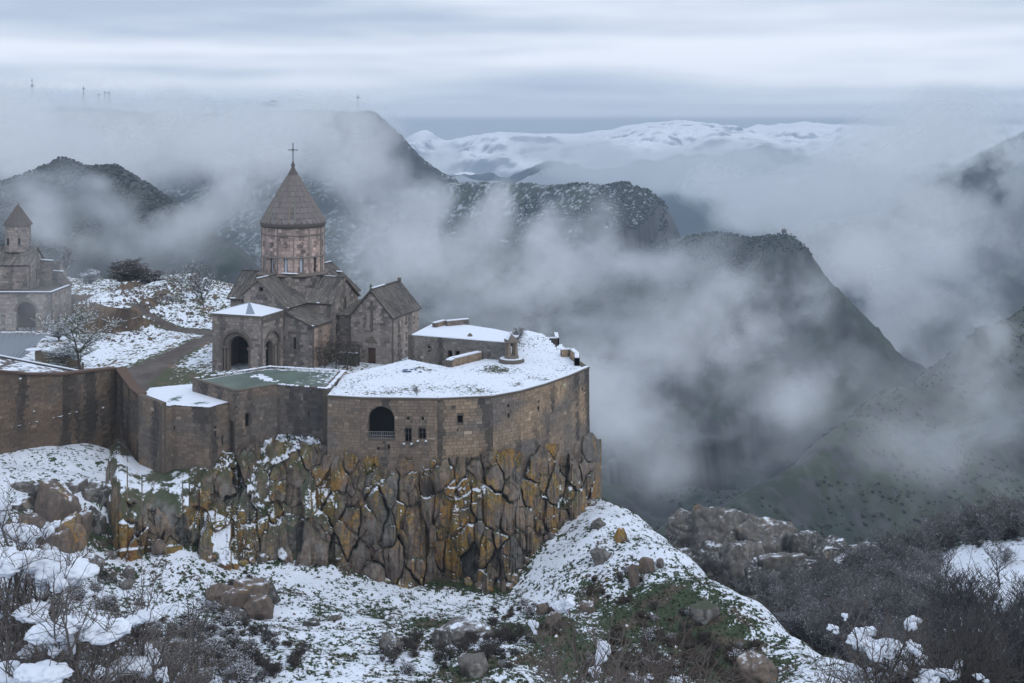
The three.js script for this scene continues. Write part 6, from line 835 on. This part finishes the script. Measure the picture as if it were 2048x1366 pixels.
{ // rubble of the field and along the track
  const R = rng(61), geos = [0, 1, 2].map((k) => rockGeo(900 + k, 1, .7, 1, k ? 'grey' : 'brown', 3, { snow: .8 })), lists = [[], [], []];
  for (let k = 0; k < 420; k++) { const px = 215 + R() * 200, py = 588 + R() * 62, p = onShelf(px, py), s = .18 + .5 * R() * R(); lists[k % 3].push({ m: new THREE.Matrix4().compose(X(p.x, shelfH(p.x, -p.z) + s * .2, p.z), new THREE.Quaternion().setFromEuler(new THREE.Euler(R() * 6, R() * 6, R() * 6)), X(s, s, s)) }); }
  for (let k = 0; k < 160; k++) { const px = 150 + R() * 170, py = 655 + R() * 30, p = onShelf(px, py), s = .15 + .4 * R() * R(); lists[k % 3].push({ m: new THREE.Matrix4().compose(X(p.x, shelfH(p.x, -p.z) + s * .2, p.z), new THREE.Quaternion().setFromEuler(new THREE.Euler(R() * 6, R() * 6, R() * 6)), X(s, s, s)) }); }
  const t = thing('rubble', 'scattered rubble stones under snow on the field beyond the track', 'rubble', [0, 0, 0], 0, null, 'stuff'); lists.forEach((l, i) => inst('stone', geos[i], rockMat, l, t));
}
{ // vines over a pergola between church and chapel
  const o = chWorld(12.4, 0, 9), t = thing('vine_pergola', 'dark tangle of leafless vines on a timber pergola before the chapel', 'pergola', o.toArray(), PHI), R = rng(71), a = [], lf = [];
  for (let x = -4; x <= 5; x += 2.2) for (const z of [-2.2, 2.2]) part('post', boxG(x - .09, x + .09, 0, 3.4, z - .09, z + .09), BARK, t);
  for (const z of [-2.2, 2.2]) part('beam', boxG(-4.4, 5.4, 3.41, 3.6, z - .1, z + .1), BARK, t);
  for (let k = 0; k < 420; k++) { const p = X(-4.8 + 10.5 * R(), 1.2 + 3.6 * R(), -3 + 6 * R()); let q = p.clone(), d = X(R() - .5, (R() - .6) * .8, R() - .5); for (let i = 0; i < 3; i++) { const n = q.clone().addScaledVector(d.add(X((R() - .5) * .5, (R() - .5) * .5, (R() - .5) * .5)), .8); stick(a, q, n, .035, .02, 3); q = n; } }
  for (let k = 0; k < 500; k++) { const p = X(-4.8 + 10.5 * R(), 1.6 + 2.2 * R() + (R() < .3 ? -1.6 : 0), -3 + 6 * R()), s = .14 + .16 * R(); lf.push({ m: new THREE.Matrix4().compose(p, new THREE.Quaternion().setFromEuler(new THREE.Euler(R() * 6, R() * 6, R() * 6)), X(s, s, s)), c: mix3([.03, .035, .02], [.09, .075, .05], R()) }); }
  part('vine', tri(a), BARK, t); const leaf = fgeo([[-1, 0, 0], [0, .2, 1], [1, 0, .1], [0, -.1, -1]], [[0, 1, 2], [0, 2, 3]]); inst('leaves', leaf, M([1, 1, 1]), lf, t);
  const w = thing('garden_wall', 'low rough wall with snowy top below the chapel door', 'wall', chWorld(15.6, 0, 7).toArray(), PHI); part('wall', boxG(-2.2, 1.4, 0, 2.2, -.4, .4), M([.115, .1, .088]), w); part('snow', boxG(-2.2, 1.4, 2.205, 2.3, -.38, .38), snowMat, w);
}

// ---------------------------------------------------------------- boulders and outcrops on the slopes
let RK = 0;
function boulder(label, px, py, w, h, type, op = {}) { const p = op.d ? W(px, py, op.d) : nearPt(px, py + h * .35), s = -p.z / F, hw = w * s * .55, hh = h * s * .62; const m = single('boulder', rockGeo(1500 + RK++, hw, hh, hw * .8, type, op.det ?? 9, { snow: op.snow ?? .4 }), rockMat, label, 'boulder', op.group); m.position.set(p.x, p.y + hh * .35, p.z); m.rotation.y = RK * 1.7; return m; }
boulder('mossy grey boulder half sunk in the snow, highest on the left slope', 185, 1130, 52, 30, 'grey'); boulder('small upright grey stone below the mossy boulder on the left slope', 256, 1143, 26, 28, 'grey'); boulder('flat grey stone touching the small upright stone', 250, 1168, 32, 16, 'grey'); boulder('tiny dark stone left of the flat grey stone', 225, 1160, 22, 12, 'dark');
boulder('rusty orange block standing alone on the crest right of the cliff', 1241, 1070, 26, 32, 'ochre'); boulder('small grey stone in the snow below the bastion corner', 1198, 1045, 30, 16, 'grey'); boulder('grey slab leaning in the snow right of the cliff foot', 1200, 1108, 44, 30, 'grey'); boulder('tall dark brown rock on the right crest', 1268, 1150, 26, 56, 'brown'); boulder('second dark brown rock, right of the tall one on the crest', 1296, 1130, 34, 34, 'brown'); boulder('low stone at the silhouette of the right crest', 1320, 1125, 20, 22, 'grey');
boulder('big rounded mossy boulder on the lower right crest', 1412, 1222, 62, 40, 'grey', { snow: 0 }); boulder('long grey slab of rock in the middle of the lower slope', 935, 1262, 130, 34, 'grey', { det: 12 }); boulder('dark boulder at the left end of the long grey slab', 885, 1275, 44, 36, 'dark'); boulder('reddish rock right of the long grey slab', 1104, 1240, 40, 34, 'brown'); boulder('small reddish rock above the reddish rock on the lower slope', 1088, 1218, 30, 24, 'brown'); boulder('brown rock patch in the green bank at lower right', 1175, 1215, 34, 22, 'brown');
boulder('rounded boulder among bushes at the bottom centre', 950, 1330, 62, 44, 'grey', { snow: .2 }); boulder('grey brown boulder left of the bottom centre bushes', 780, 1290, 50, 40, 'grey', { snow: .3 }); boulder('small stone in the middle of the snow field', 672, 1232, 30, 16, 'grey'); boulder('flat dark stone in the snow field left of the middle', 622, 1245, 36, 16, 'dark');
boulder('large tan face of broken earth and rock at the bottom right', 1515, 1345, 90, 60, 'brown', { det: 14, snow: .2 });
function outcrop(name, label, rocks, d, det = 10, snow = .35) { const t = thing(name, label, 'rock outcrop', [0, 0, 0]); rocks.forEach(([px, py, w, h, type, dd], i) => { const s = (dd ?? d) / F, hw = w * s * .62, hh = h * s * .62, p = W(px, py, (dd ?? d)); const m = part('rock', rockGeo(2500 + RK++, hw, hh, Math.min(hw, hh) * .9, type, det, { snow }), rockMat, t); m.position.copy(p); m.rotation.set(0, (i % 5) * .3, ((i * 7) % 5 - 2) * .06); }); return t; }
outcrop('rock_outcrop', 'dark grey crag rising from the gully behind the snowy crest', [[1375, 1075, 90, 90, 'grey', 294], [1440, 1085, 110, 120, 'grey', 290], [1530, 1100, 120, 120, 'grey', 288], [1480, 1140, 110, 110, 'grey', 280], [1420, 1135, 100, 100, 'dark', 283], [1600, 1115, 100, 90, 'dark', 286], [1570, 1150, 120, 80, 'grey', 278], [1660, 1120, 100, 70, 'dark', 284], [1360, 1110, 70, 90, 'dark', 292], [1520, 1170, 110, 80, 'dark', 274], [1620, 1160, 110, 66, 'dark', 272], [1720, 1120, 90, 56, 'dark', 280], [1690, 1150, 110, 60, 'dark', 270], [1450, 1060, 60, 50, 'grey', 296], [1350, 1150, 80, 80, 'dark', 280], [1570, 1080, 60, 40, 'dark', 292]], 290, 13, .25);
outcrop('rock_outcrop', 'brown and tan broken rocks on the bank below the left curtain wall', [[110, 1030, 80, 100, 'brown', 157], [70, 1070, 70, 70, 'brown', 152], [140, 1075, 60, 70, 'tan', 155], [180, 1000, 60, 60, 'grey', 165], [150, 990, 60, 50, 'grey', 165], [205, 1010, 50, 70, 'dark', 165], [120, 1090, 70, 50, 'brown', 153], [45, 985, 50, 40, 'grey', 160], [85, 1000, 60, 60, 'dark', 160], [160, 1055, 50, 70, 'brown', 158], [30, 1030, 60, 60, 'dark', 156], [190, 1060, 40, 60, 'dark', 160], [60, 1110, 60, 40, 'brown', 150], [10, 1075, 60, 60, 'brown', 152]], 158, 10, .45);
outcrop('rock_outcrop', 'brown earthy crag in the gully left of centre on the snow slope', [[500, 1195, 70, 60, 'brown', 149], [465, 1215, 60, 70, 'brown', 146], [515, 1225, 60, 60, 'brown', 145], [475, 1250, 50, 40, 'dark', 142], [530, 1190, 40, 50, 'dark', 150], [440, 1190, 50, 40, 'brown', 148]], 148, 9, .3);
{ // loose stones
  const R = rng(81), base = [0, 1, 2, 3].map((k) => rockGeo(3300 + k, 1, .7, .9, ['brown', 'grey', 'dark', 'ochre'][k], 4, { snow: .5 })), st = [[], [], [], []];
  for (let k = 0; k < 320; k++) { const px = R() * 1650, py = 1060 + R() * 306, p = nearPt(px, py, 100, 200), s = .10 + .28 * R() * R(); st[k % 4].push({ m: new THREE.Matrix4().compose(X(p.x, p.y + s * .15, p.z), new THREE.Quaternion().setFromEuler(new THREE.Euler(R() * .6, R() * 6, R() * .6)), X(s, s, s)) }); }
  const t = thing('loose_stones', 'small loose stones poking through the snow of the slope', 'stones', [0, 0, 0], 0, null, 'stuff'); st.forEach((l, i) => inst('stone', base[i], rockMat, l, t));
}
{ // grass blades standing through the snow
  const R = rng(91), list = [], bl = []; for (let k = 0; k < 7; k++) { const a = R() * 6.28, r = .5 * R(), x = Math.cos(a) * r, z = Math.sin(a) * r, lx = (R() - .5) * .9, lz = (R() - .5) * .9, w = .09; bl.push(x - w, 0, z, x + w, 0, z + w * .5, x + lx, .5 + .6 * R(), z + lz); }
  const g = tri(bl); for (let k = 0; k < 90000 && list.length < 42000; k++) { const d = 106 + R() * 84, x = -80 + R() * 126; if (x > crestX(Math.min(d, 188)) + 4) continue; const [s] = cover(x, d); if (s > .35) continue; if (d > footD(x) + 2) continue; const h = .12 + .26 * R() * (1 - s); const v = .7 + .7 * R(); list.push({ m: new THREE.Matrix4().compose(X(x, nearH(x, d) - .02, -d), new THREE.Quaternion().setFromEuler(new THREE.Euler(0, R() * 6.28, 0)), X(h * 1.1, h, h * 1.1)), c: R() < .3 ? [.09 * v, .07 * v, .035 * v] : [.032 * v, .052 * v, .018 * v] }); }
  inst(numbered('grass'), g, M([1, 1, 1]), list, null).userData.label = 'short grass showing through thin snow on the slope';
}
const snowy = (seed, H, op, tw, sc) => { const g = treeGeo(seed, H, op); return mergeGeometries([tri([...g.trunk, ...g.twig], tw), ...(g.sn.length ? [tri(g.sn, sc ?? SNOW)] : [])]); };
{ // woodland across the gully
  const kinds = [snowy(501, 5, { kids: [7, 5, 4, 3], levels: 4, spread: .65, up: .45, snow: .04, minR: .022, stems: 2, first: .15 }, [.125, .118, .118], [.4, .42, .45]), snowy(502, 4, { kids: [8, 6, 4, 3], spread: .75, up: .35, snow: .06, minR: .022, stems: 4, first: .1 }, [.15, .145, .15], [.5, .53, .56]), snowy(503, 3, { kids: [9, 6, 4, 3], spread: .8, up: .3, snow: .02, minR: .025, stems: 5, first: .1 }, [.06, .048, .045], [.5, .52, .55]), snowy(504, 6, { kids: [8, 5, 4, 3], spread: .6, up: .5, snow: .02, minR: .024, stems: 1, first: .2 }, [.055, .05, .05], [.4, .42, .45])];
  const R = rng(101), lists = [[], [], [], []];
  for (let k = 0, m = 0; k < 9000 && m < 1500; k++) { const px = 1440 + R() * 640, py = 1000 + R() * 390, p = nearPt(px, py, 118, 330), d = -p.z; if (d < 132 || p.x < crestX(Math.min(188, d)) + 5) continue; const [s] = cover(p.x, d); if (px > 1830 && s > .6 && R() < .975) continue; if (s > .6 && R() < .35) continue; const dark = px > 1880 && py > 1150; const sc = .55 + .75 * R(); lists[dark ? (R() < .6 ? 3 : 2) : Math.floor(R() * 3)].push({ m: new THREE.Matrix4().compose(X(p.x, p.y - .1, p.z), new THREE.Quaternion().setFromEuler(new THREE.Euler(0, R() * 6.28, 0)), X(sc, sc, sc)) }); m++; }
  const t = thing('woodland', 'bare grey woodland covering the slope across the gully', 'woodland', [0, 0, 0], 0, null, 'stuff'); lists.forEach((l, i) => inst('bare_trees', kinds[i], VC(), l, t));
  // low scrub on the near slope
  const sk = [snowy(511, 1.5, { kids: [7, 6, 4, 3], levels: 4, spread: .8, up: .3, snow: .22, sw: 1.1, minR: .015, stems: 5, first: .05 }, [.065, .047, .036]), snowy(512, 1.2, { kids: [7, 6, 4, 3], levels: 4, spread: .85, up: .25, snow: 0, sw: 1.5, minR: .014, stems: 6, first: .05 }, [.06, .043, .032]), snowy(513, 1.8, { kids: [6, 5, 4, 3], levels: 4, spread: .7, up: .4, snow: 0, sw: 1.6, minR: .014, stems: 4, first: .1 }, [.05, .04, .034])], sl = [[], [], []];
  const patch = [[330, 1320, 190, 70, 330, 0], [120, 1240, 130, 120, 160, 0], [500, 1310, 110, 60, 90, 2], [300, 1265, 120, 30, 60, 2], [480, 1200, 60, 60, 40, 1], [960, 1300, 110, 50, 80, 2], [1050, 1250, 80, 50, 50, 1], [1330, 1290, 110, 70, 130, 1], [1450, 1330, 80, 50, 70, 1], [800, 1310, 40, 40, 30, 2], [1260, 1340, 90, 40, 70, 2], [560, 1080, 60, 14, 14, 1], [500, 985, 40, 40, 14, 1], [670, 1130, 60, 10, 8, 1], [1230, 1180, 60, 40, 24, 1]];
  for (const [px, py, rx, ry, n, kind] of patch) for (let k = 0; k < n * .5; k++) { const a = R() * 6.28, r = Math.sqrt(R()), p = nearPt(px + Math.cos(a) * r * rx, py + Math.sin(a) * r * ry, 104, 200), s = .5 + .8 * R(); sl[R() < .65 ? kind : Math.floor(R() * 3)].push({ m: new THREE.Matrix4().compose(X(p.x, p.y - .05, p.z), new THREE.Quaternion().setFromEuler(new THREE.Euler(0, R() * 6.28, 0)), X(s, s, s)) }); }
  const u = thing('undergrowth', 'low leafless scrub dusted with snow on the near slope', 'undergrowth', [0, 0, 0], 0, null, 'stuff'); sl.forEach((l, i) => inst('scrub', sk[i], VC(), l, u));
  // scrub and woods on the far hills
  const fb = [0, 1, 2].map((k) => { let g = new THREE.IcosahedronGeometry(1, 2); g.deleteAttribute('uv'); g.deleteAttribute('normal'); g = mergeVertices(g, 1e-4); const p = g.attributes.position; for (let i = 0; i < p.count; i++) { const f = 1 + .45 * n3(p.getX(i) * 2 + k * 9, p.getY(i) * 2, p.getZ(i) * 2); p.setXYZ(i, p.getX(i) * f, p.getY(i) * f * .85 + .3, p.getZ(i) * f); } g.computeVertexNormals(); return g; }), fl = [[], [], []];
  const put = (x, d, s, c) => fl[Math.floor(R() * 3)].push({ m: new THREE.Matrix4().compose(X(x, farH(x, d), -d), new THREE.Quaternion().setFromEuler(new THREE.Euler(0, R() * 6, 0)), X(s, s * (.8 + .6 * R()), s)), c });
  for (let k = 0; k < 26000 && fl[0].length < 1500; k++) { const d = 440 + R() * 500, x = (0.12 + R() * .36) * d, v = fbm2(x * .015, d * .015, 3) + .5 * n2(x * .06, d * .06); if (v < -.02) continue; put(x, d, .35 + 1.0 * R() * R(), mix3([.026, .034, .022], [.05, .05, .042], R())); }
  for (let k = 0; k < 16000; k++) { const d = 1280 + R() * 330, x = (-.06 + R() * .19) * d, v = fbm2(x * .012, d * .012, 3); if (v < -.15) continue; put(x, d, .5 + 1.0 * R(), mix3([.018, .024, .02], [.05, .05, .048], R())); }
  for (let k = 0; k < 7000; k++) { const d = 900 + R() * 160, x = (-.46 + R() * .2) * d; put(x, d, .45 + 1.0 * R(), mix3([.03, .035, .03], [.12, .125, .125], R() * R())); }
  for (let k = 0; k < 4000; k++) { const d = 1180 + R() * 180, x = (.13 + R() * .12) * d; put(x, d, .35 + .6 * R(), mix3([.018, .024, .02], [.04, .042, .036], R())); }
  const f = thing('far_woods', 'dark scrub and woods covering the far hillsides', 'woods', [0, 0, 0], 0, null, 'stuff'); fl.forEach((l, i) => inst('bushes', fb[i], M([1, 1, 1], 1), l, f));
}

// ---------------------------------------------------------------- close to the viewer: bushes bent under lumps of snow
function lump(arr, p, sx, sy, sz, seed) { let g = new THREE.IcosahedronGeometry(1, 6); g.deleteAttribute('uv'); g.deleteAttribute('normal'); g = mergeVertices(g, 1e-4); const q = g.attributes.position; for (let i = 0; i < q.count; i++) { let x = q.getX(i), y = q.getY(i), z = q.getZ(i); const f = 1 + .6 * fbm3(x * 1.5 + seed * 3.1, y * 1.5, z * 1.5, 3) + .16 * n3(x * 4 + seed, y * 4, z * 4); if (y < 0) y *= .75 + .5 * n3(x * 2 + seed, 0, z * 2); q.setXYZ(i, x * f * sx + p.x, y * f * sy + p.y, z * f * sz + p.z); } g.computeVertexNormals(); arr.push(g); }
function snowBush(label, root, d, lumps, seed, { twigs = 60, spreadPx = 150, top = 300, mat = TWIG, dark = BARK } = {}) {
  const R = rng(seed), o = W(root[0], root[1], d), t = thing('snowy_bush', label, 'bush', o.toArray()), br = [], tw = [], sn = [], small = [], strip = [], rel = (p) => p.sub(o);
  const branch = (a, b, r, lv) => { let p = a.clone(), n = 7; for (let i = 1; i <= n; i++) { const f = i / n, q = a.clone().lerp(b, f); q.y += Math.sin(f * Math.PI) * a.distanceTo(b) * .10; q.add(X((R() - .5), (R() - .5), (R() - .5)).multiplyScalar(.04 * a.distanceTo(b))); const r0 = r * (1 - .75 * (i - 1) / n), r1 = r * (1 - .75 * f); stick(lv ? tw : br, p, q, r0, r1, lv ? 4 : 6); if (lv < 2 && i > 2) for (let k = 0; k < 2; k++) { const L = a.distanceTo(b) * (.16 + .22 * R()), dd = X(R() - .5, R() * .9 - .1, R() - .5).normalize(); branch(q, q.clone().addScaledVector(dd, L), r1 * .55 + .002, lv + 1); } if (lv && R() < 0) snowOn(strip, p, q, r0 * 1.6 + .004); if (R() < 0 && lv) lump(small, q.clone().add(X(0, .02, 0)), .03 + .05 * R(), .025 + .02 * R(), .03 + .03 * R(), R() * 50); p = q; } };
  lumps.forEach(([px, py, w, h, dz], i) => { const s = (d + (dz ?? 0)) / F, p = rel(W(px, py, d + (dz ?? (R() - .5) * 2))), sx = w * s * .95, sy = h * s * .85; const cl = []; const nL = 4 + Math.round(w / 7); for (let c = 0; c < nL; c++) { const f = (c + .5) / nL * 2 - 1, k = .42 + .3 * R(), q = p.clone().add(X(sx * f * .85, sy * (.55 * (R() - .5) - .35 * f * (i % 2 ? 1 : -1)), (R() - .5) * .25)); lump(cl, q, Math.min(sx, sy * 1.7) * k * 1.1, sy * k * (.75 + .4 * R()), Math.min(sx, .3) * k, seed + i * 2.7 + c * 9.1); } sn.push(mergeGeometries(cl)); branch(X((R() - .5) * .5, -.3, (R() - .5) * .4), p.clone().add(X(sx * .4, sy * .2, .12)), .022 + .01 * R(), 0); });
  for (let k = 0; k < twigs; k++) { const px = root[0] + (R() - .5) * 2 * spreadPx, py = root[1] - 30 - R() * top * (1 - .6 * Math.abs(px - root[0]) / spreadPx), p = rel(W(px, py, d + (R() - .5) * 3)); branch(X((R() - .5) * .7, -.3, (R() - .5) * .5), p, .012 + .008 * R(), 1); }
  part('stems', tri(br.length ? br : tw), dark, t); part('twigs', tri(tw), mat, t); for (const g of sn) part('snow_lump', g, snowMat, t); if (strip.length) part('snow', tri(strip), snowMat, t, 'stuff'); if (small.length) part('snow', mergeGeometries(small), snowMat, t, 'stuff'); return t;
}
snowBush('tall grey bush weighed down with snow at the left edge', [10, 1420], 15, [[5, 1022, 16, 40], [45, 1068, 26, 30], [96, 1060, 13, 22], [22, 1128, 34, 34], [75, 1138, 34, 26], [125, 1135, 46, 34], [15, 1185, 36, 30], [95, 1172, 16, 20], [30, 1240, 28, 26], [70, 1225, 26, 18], [128, 1162, 14, 22]], 701, { twigs: 60, spreadPx: 190, top: 420 });
snowBush('low bush bowed under one long drooping ridge of snow at lower left', [150, 1440], 13.5, [[160, 1236, 34, 20], [205, 1258, 42, 24], [110, 1262, 40, 26], [120, 1290, 22, 36], [235, 1262, 18, 14], [150, 1330, 22, 26], [85, 1345, 40, 26], [20, 1352, 30, 26], [60, 1300, 24, 20], [180, 1345, 20, 16]], 711, { twigs: 55, spreadPx: 180, top: 250 });
snowBush('sparse twiggy bush with rounded snow clods right of the lower left bushes', [300, 1450], 15, [[285, 1240, 26, 14], [262, 1248, 14, 12], [250, 1330, 38, 20], [285, 1312, 30, 20], [290, 1338, 12, 20], [322, 1356, 10, 20], [235, 1300, 12, 14], [215, 1338, 20, 20]], 721, { twigs: 45, spreadPx: 170, top: 260 });
snowBush('bush with bright clumps of snow at the lower right', [1770, 1440], 20, [[1725, 1262, 18, 18], [1735, 1290, 28, 22], [1770, 1302, 34, 18], [1815, 1310, 26, 20], [1822, 1248, 9, 16], [1832, 1240, 8, 10], [1665, 1258, 10, 6], [1790, 1335, 26, 16], [1700, 1350, 30, 16], [1830, 1298, 12, 16], [1850, 1358, 18, 14], [1760, 1354, 20, 14], [1690, 1232, 5, 6]], 731, { twigs: 42, spreadPx: 150, top: 170 });
snowBush('dark bush with a narrow white streak of snow in the bottom right corner', [1930, 1440], 20, [[1916, 1338, 10, 24], [1896, 1350, 18, 12], [1868, 1352, 10, 8], [1960, 1356, 10, 8]], 741, { twigs: 60, spreadPx: 170, top: 300, mat: TWIGD, dark: TWIGD });
snowBush('thin leaning stalks carrying three blobs of snow at the bottom centre right', [1190, 1470], 17, [[1128, 1212, 18, 20], [1068, 1255, 9, 17], [1205, 1305, 12, 26], [1190, 1345, 10, 14]], 751, { twigs: 26, spreadPx: 130, top: 260, mat: M([.13, .105, .09]) });
snowBush('tangle of bare brown twigs at the bottom right of centre', [1330, 1470], 19, [[1300, 1352, 5, 4]], 761, { twigs: 44, spreadPx: 200, top: 230, mat: M([.10, .078, .066]), dark: M([.09, .07, .06]) });
snowBush('lone thin sapling without snow in the lower left middle', [395, 1440], 22, [[378, 1180, 3, 3]], 771, { twigs: 12, spreadPx: 60, top: 300, mat: TWIGD });

// ---------------------------------------------------------------- small things far away on the plateau
function pole(name, label, px, py0, py1, d, kind) {
  const b = W(px, py1, d); b.y = farH(b.x, d) - .5; const H = -(py0 - HZ) / F * d - b.y, t = thing(name, label, kind === 'T' ? 'cable car tower' : 'power pole', b.toArray()), m = M([.10, .11, .13]);
  if (kind === 'T') { part('mast', boxG(-1.1, -.5, 0, H * .8, -.5, .5), m, t); part('mast', boxG(.5, 1.1, 0, H * .8, -.5, .5), m, t); part('cross_arm', boxG(-5.5, 5.5, H * .72, H * .82, -.9, .9), m, t); part('wheel_frame', boxG(-5.2, 5.2, H * .92, H, -.6, .6), m, t); for (const x of [-5, 0, 5]) part('strut', boxG(x - .3, x + .3, H * .821, H * .919, -.3, .3), m, t); }
  else if (kind === 'H') { for (const x of [-4, 4]) part('mast', boxG(x - .5, x + .5, 0, H, -.5, .5), m, t); part('cross_arm', boxG(-5, 5, H * .93, H * .96, -1, -.51), m, t); }
  else { part('mast', boxG(-.5, .5, 0, H, -.5, .5), m, t); part('cross_arm', boxG(-2.4, 2.4, H * .88, H * .92, -.9, -.46), m, t); } return t;
}
pole('cable_car_tower', 'lower left one of two cable car towers on the plateau rim', 534, 205, 224, 1965, 'T'); pole('cable_car_tower', 'taller right one of two cable car towers on the plateau rim', 547, 201, 222, 1965, 'T');
pole('power_pole', 'double power mast on the misty plateau at left', 214, 183, 216, 2150, 'H'); pole('power_pole', 'single pole just left of the double mast on the plateau', 197, 186, 204, 2160); pole('power_pole', 'faint pole left of the plateau masts', 167, 173, 186, 2160); pole('power_pole', 'faintest pole near the far left of the plateau', 64, 158, 174, 2160); pole('power_pole', 'lone pole near the cliff edge of the plateau', 716, 190, 206, 1870);
{ const b = W(1568, 464, 1205), t = thing('hilltop_hut', 'tiny hut on the tip of the dark outcrop above the gorge', 'hut', b.toArray()), m = M([.12, .11, .11]); part('wall', boxG(-2, 2, -1, 2.2, -2, 2), m, t); part('roof', new THREE.ConeGeometry(3, 1.6, 4).rotateY(Math.PI / 4).translate(0, 3, 0), m, t); }
// blue scraps of sheeting showing through the terrace snow
{ const t = thing('blue_tarp', 'crumpled blue plastic sheet showing through the terrace snow', 'tarp', [0, 0, 0]), R = rng(111), gs = []; for (let k = 0; k < 15; k++) { const p = G(815 + (R() - .5) * 34 + 8, 741 + (R() - .5) * 9, -39.98), a = R() * 3, w = .12 + .35 * R(), d = .12 + .35 * R(), h = terrH(p.x, -p.z) + .07; const g = fgeo([[-w, 0, -d * .3], [w, .05, -d], [w * .8, 0, d], [-w * .5, .09, d * .6]], [[0, 3, 2, 1]]); g.rotateY(a); g.translate(p.x, h, p.z); gs.push(g); } part('sheet', mergeGeometries(gs), M([.07, .10, .24], .5), t); }
renderer.render(scene, camera);
